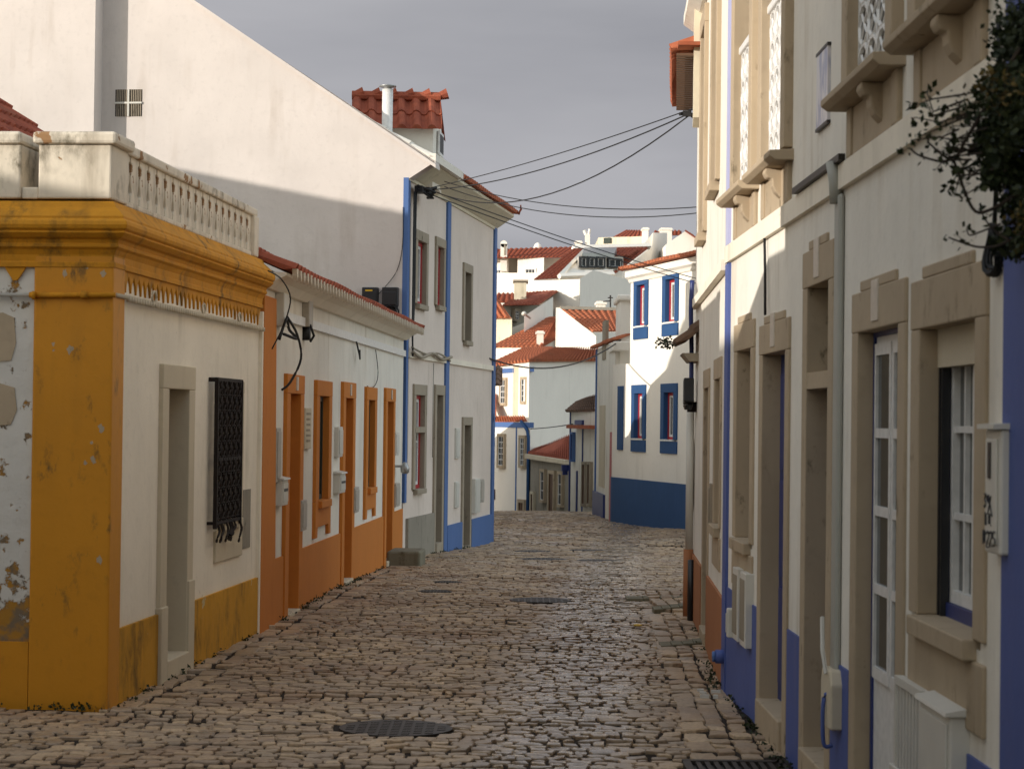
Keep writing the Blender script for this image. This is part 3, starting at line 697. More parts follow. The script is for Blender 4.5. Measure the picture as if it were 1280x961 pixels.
# two black equipment boxes and their cables on the gable
for (xa, xb, ya, yb, lb) in ((472, 452, 359, 383, 'left of the two black equipment boxes on the white gable, with a yellow label'), (497, 477, 359, 383, 'right of the two black equipment boxes on the white gable, nearest the corner')):
    a, z1_ = WG.uz(xa, ya, .1); b, z0_ = WG.uz(xb, yb, .1)
    q = thing('equipment_box', WG.P((a+b)/2, 0, z0_), lb, 'equipment box')
    MB(WG).box(a, b, .0, .10, z0_, z1_).build('body', 'black', q, bevel=.01)
    MB(WG).box(a+.02, b-.02, .10, .112, z0_+.02, z1_-.06).build('cover', 'black', q, bevel=.006)
    if xa == 472: MB(WG).box(a+.07, b-.05, .10, .114, z1_-.055, z1_-.035).build('sticker', 'yellow_paint', q)
    MB(WG).box(a+.05, a+.11, -.0, .06, z0_-.12, z0_).build('gland', 'black', q)
q = thing('cable_tangle', WG.P(.3, .1, 3.2), 'tangle of black cables under the two equipment boxes', 'cables')
mb = MB(WG)
for i in range(12):
    a0 = .1+.4*random.random(); s_ = .5
    mb.tube([(a0+.1*math.cos(t+i)*(1+.3*random.random())+.0*t, .06+.05*random.random(), 3.17+.10*math.sin(t+i)) for t in [k*PI/5 for k in range(9)]], .011, 5)
mb.tube([(.25, .06, 3.3), (.3, .08, 3.12), (.15, .08, 3.05), (.02, .07, 3.1)], .015, 6); mb.tube([(.55, .06, 3.3), (.45, .1, 3.15), (.2, .1, 3.08), (.0, .07, 3.0)], .015, 6)
mb.box(-.0, .09, .02, .1, 2.95, 3.09)
mb.build('cable', 'cable', q)
tag(MB(WG).tube([WG.uz(505, 262)+(0,), (0, 0, 0)][:0] or [(.05, .02, 4.6), (.05, .02, 4.1), (.12, .02, 3.75), (.3, .03, 3.5), (.42, .03, 3.38)], .005, 5).build('gable_wire', 'cable', None, True), 'thin wire curving down the gable to the black equipment boxes', 'cable')
# ================================================================== RIGHT HAND STONE-FRAMED HOUSE
WR = Wall((1.4225, 14.276), (1.4225+.01207*16, 14.276-.99993*16), 1); LR = 16
th = thing('stone_framed_house', (1.45, 10, 0), 'white house with sandstone door frames, periwinkle blue plinth and white lattice balconies', 'house')
Wn1 = (.63, 1.34, 1.03, 2.20); Dr1 = (1.90, 2.84, .18, 2.14); Dr2 = (3.60, 4.27, .16, 2.42); Dr3 = (5.07, 5.97, .12, 2.14); Wn2 = (6.38, 7.28, 1.06, 2.10)
U1 = (.60, 1.40, 3.20, 5.2); U2 = (1.98, 2.82, 3.20, 5.2); U3 = (4.93, 5.83, 3.20, 5.2); U4 = (6.42, 7.25, 3.20, 5.2); U5 = (9.5, 10.4, 3.2, 5.2)
hs = [hole(*q, .13) for q in (Wn1, Dr1, Dr2, Dr3, Wn2, U1, U2, U3, U4, U5)]
shell(WR, 0, LR, -.4, 5.7, 6, hs, 'wall', 'white', th)
bands(WR, [(0, 7.6)], 2.80, 2.91, .028, 'string_course', 'white_old', th)
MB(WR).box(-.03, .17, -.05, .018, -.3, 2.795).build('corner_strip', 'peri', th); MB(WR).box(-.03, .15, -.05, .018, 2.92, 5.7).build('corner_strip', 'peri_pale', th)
MB(WR).box(WR.u(1253, 500, .015), 8.3, -.05, .015, -.3, 5.7).build('corner_strip', 'peri', th)
bands(WR, [(.171, .80), (.801, 1.75), (2.99, 3.45), (4.42, 4.90), (6.12, 7.62)], -.3, .68, .010, 'plinth', 'peri', th)
bands(WR, [(8.31, LR)], -.3, .8, .03, 'plinth', 'peri', th)
window(WR, th, *Wn1, .15, .17, 'stone', 'blue_frame', .13, .014, bars=(1, 1), apron=.30, crown=True)
d = door(WR, th, *Dr1, .14, .17, 'stone', 'blue_frame', .095, .014, .40, 3, crown=True)
MB(WR).box(2.28, 2.44, .0, .021, 2.17, 2.36).build('number_plate', 'plate', d, bevel=.004)
d = door(WR, th, *Dr2, .14, .18, 'stone', 'blue_frame', .13, .014, .40, 3, crown=True, transom=.42)
MB(WR).box(3.85, 4.0, .0, .021, 2.45, 2.64).build('number_plate', 'plate', d, bevel=.004)
d = door(WR, th, *Dr3, .14, .17, 'stone', 'white_frame', .085, .014, .35, 4, crown=True, glazed=True)
MB(WR).box(5.42, 5.57, .0, .021, 2.17, 2.34).build('number_plate', 'plate', d, bevel=.004)
w = window(WR, th, *Wn2, .15, .18, 'stone', 'blue_frame', .10, .014, bars=(2, 2), apron=.30, crown=True)
MB(WR).box(Wn2[0], Wn2[1], -.14, -.055, 1.96, 2.10).build('shutter_box', 'stone_pale', w)
MB(WR).box(Wn2[0], Wn2[0]+.02, -.09, -.06, 1.06, 1.96).box(Wn2[0]+.05, Wn2[0]+.065, -.09, -.06, 1.06, 1.96).build('shutter_rail', 'black', w)
# upper balcony windows
def lattice(W, u0, u1, z0, z1, n, parent):
    mb = MB(W); m = 4; k = max(3, round((z1-z0)/.17)); du = (u1-u0)/m; dz = (z1-z0)/k
    for i in range(m):
        for j in range(k):
            a = u0+i*du; b = z0+j*dz
            mb.tube([(a+du/2+du*.5*math.cos(t), n, b+dz/2+dz*.5*math.sin(t)) for t in [q*PI/5 for q in range(11)]], .013, 5)
            mb.tube([(a, n, b), (a+du, n, b+dz)], .008, 4); mb.tube([(a+du, n, b), (a, n, b+dz)], .008, 4)
    for i in range(m+1): mb.box(u0+i*du-.009, u0+i*du+.009, n-.009, n+.009, z0, z1)
    o = mb.build('balcony_grille', 'white_frame', parent)
    MB(W).box(u0-.03, u1+.03, n-.04, n+.025, z1, z1+.05).build('hand_rail', 'white_frame', o, bevel=.01)
    return o
for i, q in enumerate((U1, U2, U3, U4, U5)):
    w = window(WR, th, *q, .14, .16, 'stone', 'white_frame', .26, .05, bars=(1, 3), sill=False, name='balcony_window')
    lattice(WR, q[0]+.01, q[1]-.01, 3.20, 4.08, -.01, w)
    a, b = q[0]-.13, q[1]+.13
    MB(WR).nprism([(-.05, 3.128), (.10, 3.128), (.13, 3.15), (.13, 3.178), (-.05, 3.188)], a-.06, b+.06).build('sill', 'stone', w, bevel=.004)
    mb = MB(WR)
    if i != 4 or True:
        mb.box(a, b, -.02, .014, 2.915, 3.127); mb.box(a-.006, a+.13, .0, .05, 2.66, 3.09) if False else None
        mb.box(a, a+.11, .0, .026, 2.915, 3.127); mb.box(b-.11, b, .0, .026, 2.915, 3.127)
    mb.build('apron', 'stone', w, bevel=.006)
    cm = (q[0]+q[1])/2
    for cu in (cm+.18,):
        MB(WR).nprism([(.0, 3.127), (.10, 3.127), (.105, 3.10), (.09, 3.075), (.065, 3.07), (.06, 3.03), (.045, 3.0), (.02, 2.975), (.0, 2.96)], cu-.05, cu+.05).build('corbel', 'stone', w, bevel=.008)
# azulejo tile panel
t = NT('glazed_tile_panel'); v = t.n('ShaderNodeTexVoronoi'); v.inputs['Scale'].default_value = 16; t.l(t.pos((1, 1, .45)), v.inputs['Vector'])
f1 = t.ramp(v.outputs['Distance'], .18, .42); f2 = t.ramp(t.noise(9, 3, (1, 1, .5)), .45, .6)
M['azulejo'] = t.fin(t.mix(t.mul(f1, f2), lin(200, 196, 198), lin(128, 134, 168)), .3, .5)
ap = MB(WR).box(3.86, 4.20, -.01, .015, 3.17, 3.52).build('tile_panel', 'azulejo', th)
mb = MB(WR); mb.box(3.85, 4.21, -.01, .018, 3.52, 3.535).box(3.85, 4.21, -.01, .018, 3.155, 3.17); mb.build('tile_border', 'castiron', ap)
# downpipe
dp = MB(WR).box(4.52, 4.65, .0, .030, .62, 2.78).build('downpipe', 'pipe_grey', th, bevel=.02)
MB(WR).tube([(4.58, .03, 2.74), (4.58, .035, 2.84), (4.58, .05, 2.93)], .03, 10).build('pipe_neck', 'pipe_grey', dp, True)
MB(WR).prism([(4.46, .40), (4.74, .40), (4.74, .60), (4.70, .66), (4.5, .66), (4.46, .6)], .0, .06).build('pipe_shoe', 'stone_pale', dp, bevel=.01)
MB(WR).tube([(4.52, .065, .88), (4.60, .075, .74), (4.64, .065, .64)], .01, 5).build('clip', 'plastic_white', dp)
MB(WR).box(4.48, 5.6, .06, .12, 2.915, 2.96).build('gutter', 'castiron', th) if False else MB(WR).box(3.3, 4.75, .02, .05, 2.915, 2.945).build('gutter', 'castiron', th)
# eaves far above
MB(WR).nprism([(-.2, 5.5), (.05, 5.5), (.2, 5.6), (.28, 5.66), (.28, 5.72), (-.2, 5.72)], -.02, LR).build('eave_cornice', 'white', th)
mb = MB(); tiles(mb, WR.P(0, .38, 5.73), WR.P(LR, .38, 5.73), WR.P(0, -3.4, 7.3), WR.P(LR, -3.4, 7.3), .21, .4); mb.build('roof', 'tile', th)
# things on the facade
UB = WR.u(1229.5, 600, .045)
q = cabinet(WR, 'utility_box', UB, UB+.2, 1.36, 1.74, .04, 'upright white utility box with a black slot and black graffiti beside the blue strip', 'utility box')
MB(WR).box(UB+.075, UB+.11, .049, .052, 1.59, 1.70).build('slot', 'black', q)
MB(WR).nprism([(-.01, 1.741), (.065, 1.741), (.065, 1.755), (-.01, 1.76)], UB-.01, UB+.21).build('lid', 'plastic_white', q)
mb = MB(WR)
def stroke(pts, u0, z0, su, sz, r=.0022):
    mb.tube([(UB+.02+(u0-7.388+x*su)*.95, .050, z0+y*sz) for x, y in pts], r, 5)
gw, gh = .03, .04
glyph = {'3': [(0, 1), (.9, 1), (.4, .6), (.9, .35), (.5, 0), (0, .1)], 'a': [(.9, .9), (.3, .95), (.1, .6), (.5, .5), (.9, .9), (.8, .4), (1, .3)], 'x': [(0, 1), (1, 0)], 'y': [(1, 1), (0, 0)], 'l': [(.3, 1), (.3, 0)], 'i': [(.6, .8), (.6, 0)], '.': [(.8, .05), (.95, .05)],
      '2': [(0, .8), (.5, 1), (.9, .7), (0, 0), (1, 0)], 'N': [(0, 0), (.1, 1), (.7, .1), (.9, 1)], '5': [(1, 1), (.2, 1), (.1, .55), (.8, .55), (.8, .1), (0, 0)]}
for (c, x, y, s_) in (('3', 7.395, 1.50, 1), ('a', 7.435, 1.505, .8), ('x', 7.46, 1.475, 1.6), ('y', 7.45, 1.48, 1.4), ('l', 7.405, 1.445, 1), ('l', 7.42, 1.445, .9), ('i', 7.445, 1.45, 1), ('i', 7.465, 1.45, 1), ('.', 7.47, 1.445, 1), ('N', 7.388, 1.385, 1.1), ('2', 7.435, 1.38, 1.2), ('2', 7.478, 1.385, 1.1), ('5', 7.52, 1.385, 1.1)):
    stroke(glyph[c], x, y, gw*s_, gh*s_)
mb.build('graffiti', 'ink', q)
q = thing('vent_grille', WR.P(6.35, 0, .1), 'white slatted metal gate grille low on the wall beside the glazed door', 'grille')
mb = MB(WR)
for i in range(8): mb.box(6.16+i*.058, 6.185+i*.058, .02, .04, .02, .78)
mb.build('slat', 'plastic_white', q); MB(WR).box(6.13, 6.62, .01, .045, .78, .81).box(6.13, 6.62, .01, .043, -.01, .018).box(6.13, 6.159, .01, .045, .019, .779).build('frame', 'plastic_white', q)
MB(WR).box(6.12, 6.36, .045, .06, .44, .48).build('latch', 'plastic_white', q, bevel=.005)
cabinet(WR, 'meter_cabinet', 6.72, 7.2, .50, .80, .065, 'boxy white meter cabinet below the near window', 'meter cabinet', None, 'plastic_white', False, True)
for (a, b, l) in ((.86, 1.13, 'left white slatted meter door below the far stone window'), (1.25, 1.52, 'right white slatted meter door below the far stone window')):
    q = thing('meter_door', WR.P(a, 0, .5), l, 'meter box')
    MB(WR).box(a, b, -.01, .05, .42, .86).build('frame', 'plastic_white', q, bevel=.005)
    mb = MB(WR)
    for i in range(6): mb.box(a+.03+i*(b-a-.06)/6, a+.05+i*(b-a-.06)/6, .05, .056, .46, .82)
    mb.build('slat', 'stone_grey', q)
cabinet(WR, 'conduit_box', .8, .88, .42, .60, .08, 'small white box left of the slatted meter doors', 'junction box')
q = thing('blue_valve', WR.P(.12, .1, .22), 'short blue pipe stub at the foot of the blue corner', 'pipe')
MB(WR).tube([(.10, .0, .22), (.10, .07, .22)], .045, 12).build('stub', 'peri', q, True); MB(WR).tube([(.10, .07, .22), (.10, .09, .22)], .035, 12).build('cap', 'blue', q, True)
q = thing('hand_bar', WR.P(4.65, .03, .35), 'blue painted vertical pull bar on the plinth below the downpipe', 'handle')
MB(WR).tube([(4.62, .03, .54), (4.62, .07, .53), (4.62, .07, .33), (4.62, .03, .32)], .01, 6).build('bar', 'peri', q, True)
q = thing('cable_coil', WR.P(7.45, .1, 2.3), 'hanging coil of black cable beside the near window top', 'cable coil')
mb = MB(WR)
for i in range(9):
    cx, cz, rx, rz_ = 7.56+.02*random.random(), 2.29+.015*random.random(), .05+.02*random.random(), .065+.018*random.random()
    mb.tube([(cx+rx*math.cos(t), .012+.003*i+.008*math.sin(2*t), cz+rz_*math.sin(t)) for t in [k*PI/7 for k in range(15)]], .005, 5)
mb.tube([(7.57, .02, 2.36), (7.62, .02, 2.7), (7.6, .02, 3.0)], .008, 5)
mb.build('loop', 'cable', q, True)
tag(MB(WR).tube([(2.0, .02, 2.80), (2.04, .02, 2.6), (2.1, .025, 2.36)], .008, 5).build('facade_wire', 'cable', None, True), 'thin dark wire from string course to the second sandstone lintel', 'cable')
# ================================================================== TERRACOTTA-PLINTH HOUSE, next along the right
W2 = Wall((1.424, 14.28), (1.645, 19.38), -1); L2 = W2.L
th = thing('terracotta_plinth_house', (1.5, 16, 0), 'white house with terracotta painted plinth just beyond the periwinkle corner strip', 'house')
Q1 = (.98-.32, 1.18+.0, 1.0, 2.08)
a1, b1 = W2.u(891.5, 560), W2.u(900, 560); 
e1_, e2_ = W2.u(889.5, 560), W2.u(884, 560)
e3_, e4_ = W2.u(881, 560), W2.u(876, 560)
hw1 = (.75, 1.45, 1.02, 2.06); hd = (2.45, 3.15, .12, 2.02); hw2 = (1.9, 2.2, 1.3, 2.0)
up_a = (1.35, 2.05, 3.5, 5.1); up_b = (3.3, 3.95, 3.3, 5.0)
shell(W2, 0, L2, -.5, 5.4, 6, [hole(*q, .13) for q in (hw1, hd, up_a, up_b)], 'wall', 'white', th)
window(W2, th, *hw1, .14, .15, 'stone', 'wood_brown', .16, .012, apron=.3)
door(W2, th, *hd, .14, .15, 'stone', 'wood_brown', .2, .012, .3, 3)
window(W2, th, *up_a, .13, .15, 'stone', 'wood_brown', .16, .035, apron=.0)
window(W2, th, *up_b, .13, .15, 'stone', 'wood_brown', .16, .035, apron=.0)
bands(W2, [(.04, hd[0]-.145), (hd[1]+.145, L2-.002)], -.5, .58, .02, 'plinth', 'terra_paint', th)
bands(W2, [(.03, L2)], 2.76, 2.83, .05, 'string_course', 'white_old', th)
cabinet(W2, 'conduit_box', 1.62, 1.78, .95, 1.3, .03, 'flat pale plate right of the terracotta house door', 'junction box', None, 'stone_grey')
MB(W2).nprism([(-.2, 5.25), (.04, 5.25), (.14, 5.32), (.14, 5.4), (-.2, 5.4)], .0, L2).build('eave_moulding', 'white', th)
mb = MB(); tiles(mb, W2.P(.0, .22, 5.42), W2.P(3.9, .22, 5.42), W2.P(0, -3, 6.7), W2.P(3.9, -3, 6.7), .21, .4); mb.build('roof', 'tile', th)
# ================================================================== BLIND HOUSE at the bend, with broad eaves
p3 = W2.P(L2, -.02, 0); W3 = Wall((p3.x, p3.y+.01), (p3.x+.22, p3.y+2.9), -1)
th = thing('bend_house', (p3.x, p3.y, 0), 'narrow white house at the bend with a broad terracotta eave jutting over the street', 'house')
shell(W3, 0, W3.L, -.6, 5.0, 5, [], 'wall', 'white', th)
MB(W3).box(-1.0, -.35, -.1, .07, 4.35, 5.55).build('eave_board', 'cream', th)
k0 = W3.P(-.6, .34, 5.02); 
mb = MB(); tiles(mb, W3.P(-.75, .26, 4.97), W3.P(2.7, .26, 4.97), W3.P(-.75, -2.8, 6.2), W3.P(2.7, -2.8, 6.2), .2, .38, .05)
mb.build('roof', 'tile', th)
MB(W2).box(4.0, 4.25, -.0, .22, 4.95, 4.98).build('small_eave', 'tile', th)
# pipes at the bend corner
for i in range(1):
    mb = MB(W3)
    for k in range(28): mb.box(-.72+k*.12, -.66+k*.12, .0, .22, 4.925, 4.948)
    mb.build('eave_batten', 'wood_brown', bpy.data.objects['bend_house'])
q = thing('downpipe', W2.P(L2-.12, .1, 0), 'slim downpipe at the bend, white above and terracotta coloured below, black at its foot', 'pipe')
MB(W2).tube([(L2-.1, .045, .55), (L2-.1, .045, 1.95)], .035, 10).build('upper_pipe', 'plastic_white', q, True)
MB(W2).tube([(L2-.1, .05, -.05), (L2-.1, .05, .62)], .045, 10).build('lower_pipe', 'terra_paint', q, True)
MB(W2).tube([(L2-.5, .04, .0), (L2-.5, .04, .55)], .03, 8).build('black_pipe', 'black', q, True)
tag(MB(W2).tube([(4.75, .05, 3.0), (4.75, .06, 2.75), (4.78, .05, 2.4), (4.76, .05, 1.95)], .022, 6).build('blue_pipe', 'blue_frame', None, True), 'thin dark blue pipe on the white corner above the black wall lamp', 'pipe')
q = thing('floodlight', W2.P(4.8, .2, 2.05), 'black square floodlight bracketed on the wall at the bend', 'lamp')
MB(W2).prism([(4.62, 1.93), (4.80, 1.90), (4.82, 2.12), (4.64, 2.14)], .03, .12).build('head', 'black', q, bevel=.01)
MB(W2).lathe(4.7, .08, [(.03, 1.86), (.045, 1.9)], 10).build('lens', 'glass', q)
MB(W2).box(4.78, 4.88, .0, .08, 1.84, 1.93).build('bracket', 'iron', q)
q = thing('small_porch_roof', W2.P(5.0, .1, 2.5), 'little weathered tile hood with a tuft of weeds on the corner at the bend', 'canopy')
mb = MB(); tiles(mb, W2.P(L2-.7, .18, 2.42), W2.P(L2+.1, .18, 2.42), W2.P(L2-.7, -.1, 2.66), W2.P(L2+.1, -.1, 2.66), .16, .2, .04); mb.build('hood', 'tile_old', q)
MB(W2).nprism([(0, 2.28), (.08, 2.28), (.14, 2.35), (0, 2.35)], L2-.65, L2+.08).build('bracket', 'stone_grey', q)
def leaves(mb, c, r, n, s, flat=1):
    for i in range(n):
        v = Vector((random.gauss(0, 1), random.gauss(0, 1), random.gauss(0, flat))); v = v.normalized()*(random.random()**.5)
        p = Vector(c)+Vector((v.x*r[0], v.y*r[1], v.z*r[2]))
        a = Vector((random.gauss(0, 1), random.gauss(0, 1), random.gauss(0, 1))).normalized(); b = a.cross(Vector((random.gauss(0, 1), random.gauss(0, 1), random.gauss(0, 1)))).normalized()
        l = s*(.6+.8*random.random()); w = l*.35; k = len(mb.v)
        mb.v += [p, p+a*l*.5+b*w, p+a*l, p+a*l*.5-b*w]; mb.f.append((k, k+1, k+2, k+3))
    return mb
c = W2.P(L2-.3, .28, 2.45); leaves(MB(), c, (.10, .12, .05), 140, .03).build('weeds', 'leaf', q, recalc=False)
# white curved road mirror / sign edge beyond the pipe
q = thing('sign_disc', at(863, 590, 20.6), 'pale disc seen almost edge-on behind the white pipe at the bend', 'sign')
p = at(864, 590, 20.9); 
vs = MB(); wv = Wall((p.x-.03, p.y-.3), (p.x+.04, p.y+.3), -1)
vs.W = wv; vs.prism([(.3+.27*math.cos(t), p.z-.03+.36*math.sin(t)) for t in [i*PI/12 for i in range(24)]], -.02, .03).build('disc', 'stone_pale', q)
MB().tube([(p.x+.08, p.y, -.3), (p.x+.06, p.y, p.z+.2)], .025, 8).build('post', 'aluminium', q, True)
# ================================================================== THE WHITE AND NAVY HOUSE round the bend
bA = Vector((3.242, 39.2)); bD = Vector((-.23924, .97096)); WB = Wall(bA-bD*2.2, bA+bD*4.85, -1); o_ = 2.2; LB = WB.L
th = thing('navy_plinth_house', (2.6, 41, 0), 'sunlit white house with navy plinth and tall navy framed windows', 'house')
ub_ = lambda x, y=540: WB.u(x, y)
cu = ub_(788, 400)
wins = [(ub_(845, 380)+.02, ub_(833, 380), 3.62, 4.42), (ub_(807, 380), ub_(797, 380), 3.62, 4.42), (ub_(843, 520), ub_(831, 520), 1.42, 2.30), (ub_(804, 520), ub_(794, 520), 1.42, 2.30)]
shell(WB, 0, cu, 2.9, 4.62, 5, [hole(a, b, c, d, .2) for a, b, c, d in wins[:2]], 'wall', 'white_far', th)
shell(WB, 0, LB, -1, 2.9, 5, [hole(a, b, c, d, .2) for a, b, c, d in wins[2:]], 'wall', 'white_far', th)
# rounded end bay turning into the side lane
cv = MB(); n = 7; r = .9; c0 = WB.P(LB, 0, 0); ring = []
ang0 = math.atan2(WB.n.y, WB.n.x)
cc = WB.P(LB, -r, 0)
for i in range(n+1):
    t = ang0-i*(PI*.36)/n; ring.append((cc.x+r*math.cos(t), cc.y+r*math.sin(t)))
for (za, zb_, dr, nm, mt) in ((.62, 2.9, 0, 'round_corner', 'white_far'), (-1, .619, .02, 'round_plinth', 'navy')):
    k = MB(); R_ = [Vector((cc.x+(x-cc.x)*(1+dr), cc.y+(y-cc.y)*(1+dr), zb_)) for x, y in ring]+[Vector((cc.x, cc.y, zb_))]
    solid(k, R_, za).build(nm, mt, th)
bands(WB, [(0, LB-.001)], -1, .62, .02, 'plinth', 'navy', th)
for (a, b, c, d) in wins:
    w = window(WB, th, a, b, c, d, .2, .17, 'navy', 'red_frame', .08, .03, bars=(1, 0), sill=False)
    MB(WB).box(a-.2, b+.2, -.03, .029, c-.26, c-.03).build('apron', 'navy', w)
    MB(WB).box(a-.05, b+.05, -.1, .045, c-.03, c+.004).build('sill', 'white_frame', w)
a = ub_(779.5, 520); MB(WB).box(a, a+.35, -.1, .03, 1.18, 2.46).build('window', 'navy', th)
MB(WB).nprism([(-.2, 4.5), (.03, 4.5), (.06, 4.56), (.12, 4.60), (.12, 4.72), (-.2, 4.72)], 0, cu+.02).build('eave_moulding', 'white_far', th)
mb = MB(); tiles(mb, WB.P(-.0, .24, 4.74), WB.P(cu+.15, .24, 4.74), WB.P(0, -2.8, 5.35), WB.P(cu+.15, -2.8, 5.35), .19, .4, .05); mb.build('roof', 'tile_orange', th)
# parapet pier and white shed block behind it
q = thing('white_outbuilding', at(780, 420, 45), 'small white block with moulded cap left of the navy framed upper windows', 'building')
a = at(775, 425, 44.6); b = at(789, 425, 44.6); t_ = at(780, 370, 44.6).z
MB().box(a.x, b.x+.6, 44.5, 46.5, 2.2, t_-.1).build('body', 'white_far', q)
MB().box(a.x-.06, b.x+.6, 44.42, 46.5, t_-.1, t_+.02).build('cap', 'white_far', q, bevel=.03)
MB().box(at(766, 430, 44.2).x, at(786, 430, 44.2).x, 44.0, 46.0, at(770, 437, 44.2).z-.02, at(770, 427, 44.2).z).build('ledge', 'white_far', q, bevel=.02)
# ================================================================== SHADED WHITE HOUSE with blue edge line (left of the navy house)
q0 = at(767, 640, 44.6); q1 = at(744, 640, 49.5)
WL = Wall(q0.xy, q1.xy, -1)
th = thing('shaded_white_house', (q0.x, q0.y, -.4), 'narrow white house in shade with dark red door, blue plinth piece and blue edge line', 'house')
zt_ = at(750, 432, 47).z; LL = WL.L
shell(WL, 0, LL, -1.2, zt_, 3.5, [], 'wall', 'white', th)
MB(WL).box(LL-.14, LL+.02, -.2, .03, -1.2, zt_).build('edge_line', 'blue', th)
MB(WL).box(.02, .55, -.05, .05, -.4, at(766, 540, 44.8).z).build('door', 'red_frame', th)
a, b = WL.u(756.5, 625), WL.u(743, 625); MB(WL).box(a, b, -.05, .05, -1.2, at(750, 617, 47.5).z).build('plinth', 'blue_frame', th)
a, b = WL.u(757.5, 460), WL.u(753.5, 460); MB(WL).box(a, b, -.05, .02, 3.1, 3.95).build('window', 'stone_grey', th)
a, b = WL.u(757, 500), WL.u(750, 500); MB(WL).box(a, b, -.05, .012, .3, 2.1).build('grey_patch', 'stone_pale', th)
e0, e1 = at(766, 432, 44.4), at(738, 424, 50.2); e0.z = zt_+.02; e1.z = zt_+.02
mb = MB(); tiles(mb, e0, e1, e0+Vector((2.6, .6, 1.0)), e1+Vector((2.6, .6, 1.0)), .2, .4); mb.build('roof', 'tile_orange', th)
# ================================================================== HOUSES BEYOND THE CREST
def A(x, y, Y): return at(x, y, Y)
def ringm(pts, back, zb, name, mat, parent, drop=0):
    """prism under a roofline: front points (px,py,Y); back = depth behind"""
    fr = [A(*p) for p in pts]
    n = Vector((0, 1))
    bk = [Vector((p.x+n.x*back, p.y+n.y*back, p.z-drop)) for p in reversed(fr)]
    return solid(MB(), fr+bk, zb).build(name, mat, parent)
def roofq(a, b, c, d, name, mat, parent, pitch=.24, course=.5, amp=.06, more=()):
    mb = MB(); tiles(mb, A(*a), A(*b), A(*d), A(*c), pitch, course, amp)
    for q in more: tiles(mb, A(*q[0]), A(*q[1]), A(*q[3]), A(*q[2]), pitch, course, amp)
    return mb.build(name, mat, parent)
def fwin(W, x0, x1, y0, y1, parent, fmat='white_frame', smat='stone', fr=.09, bars=(2, 3), surround_=True, name='window', pane='glass_far'):
    xm = (x0+x1)/2; ym = (y0+y1)/2
    u0, u1 = sorted((W.u(x0, ym), W.u(x1, ym))); z0 = W.uz(xm, y1)[1]; z1 = W.uz(xm, y0)[1]
    mb = MB(W)
    if surround_: mb.box(u0, u0+fr, -.05, .09, z0, z1).box(u1-fr, u1, -.05, .09, z0, z1).box(u0+fr, u1-fr, -.05, .09, z1-fr, z1).box(u0+fr, u1-fr, -.05, .11, z0, z0+fr); 
    else: fr = .03; mb.box(u0, u1, -.05, .02, z0, z0+.03)
    o = mb.build(name, smat, parent)
    MB(W).box(u0+fr, u1-fr, -.05, .05, z0+fr, z1-fr).build('pane', pane, o)
    s = MB(W); a, b, c, d = u0+fr, u1-fr, z0+fr, z1-fr
    s.box(a, a+.03, 0, .07, c, d).box(b-.03, b, 0, .07, c, d)
    for i in range(1, bars[0]): q = a+(b-a)*i/bars[0]; s.box(q-.012, q+.012, 0, .062, c, d)
    for i in range(0, bars[1]+1): q = c+(d-c)*i/bars[1]; s.box(a+.04, b-.04, .0, .066, q-.011, q+.011)
    s.build('sash', fmat, o); return o
def fw(x0, Y0, x1, Y1):
    a = A(x0, 560, Y0); b = A(x1, 560, Y1); return Wall(a.xy, b.xy, 1)
def chim(x0, x1, y0, y1, Y, dp, label, mat='white_far', cap=True, parent=None):
    a, b = A(x0, y1, Y), A(x1, y0, Y)
    o = MB().box(a.x, b.x, Y, Y+dp, a.z-.6, b.z).build('chimney', mat, parent)
    if cap: MB().box(a.x-.05, b.x+.05, Y-.05, Y+dp+.05, b.z-.12, b.z-.04).build('chimney_cap', mat, o)
    return o
# K: white and blue house with lichened roof
wk = fw(713, 57, 745, 53.5)
th = thing('blue_trimmed_house', A(715, 640, 57), 'small white house with blue trim and an old grey-brown tiled roof beyond the crest', 'house')
zt_ = A(713, 514, 57).z
MB(wk).box(0, wk.L+.5, -4, 0, -2.2, zt_).build('wall', 'white', th)
roofq((707, 515, 57), (746, 514, 53.4), (746, 494, 56.0), (722, 503, 59), 'roof', 'tile_old', th, .26, .5, .06)
mb = MB(wk); mb.box(-.02, .07, -.1, .03, -2.2, zt_)
for x in (728.5,): u = wk.u(x, 560); mb.box(u, u+.08, -.1, .03, -2.2, wk.uz(729, 536)[1])
mb.build('corner_strip', 'blue_frame', th)
u, z = wk.uz(721, 525); u2_, z2_ = wk.uz(730, 531); MB(wk).box(u, u2_, -.1, .06, z2_, z).build('blue_panel', 'blue_frame', th)
u, z = wk.uz(721, 531); MB(wk).box(u, wk.L+.4, -.1, .28, z-.09, z).build('tile_ledge', 'tile', th)
fwin(wk, 716.5, 719.5, 540, 577, th, 'blue_frame', 'blue', .05, (1, 2))
dw_ = MB(wk)
u, z = wk.uz(712.5, 587); u2_, _ = wk.uz(722.5, 587); dw_.box(u, u+.09, 0, .04, -2.2, z).box(u2_-.09, u2_, 0, .04, -2.2, z).box(u+.09, u2_-.09, 0, .04, -1.2, -1.0)
dw_.build('door_surround', 'blue_frame', th)
for xa, xb in ((730.5, 735), (737, 741)): fwin(wk, xa, xb, 577, 633, th, 'wood_brown', 'stone_grey', .07, (1, 2), name='door', pane='wood_brown')
u, z = wk.uz(710.5, 581); MB(wk).box(u, u+.16, .0, .2, z-.16, z).box(u+.03, u+.13, .04, .17, z-.26, z-.16).build('blue_lantern_box', 'blue_frame', th)
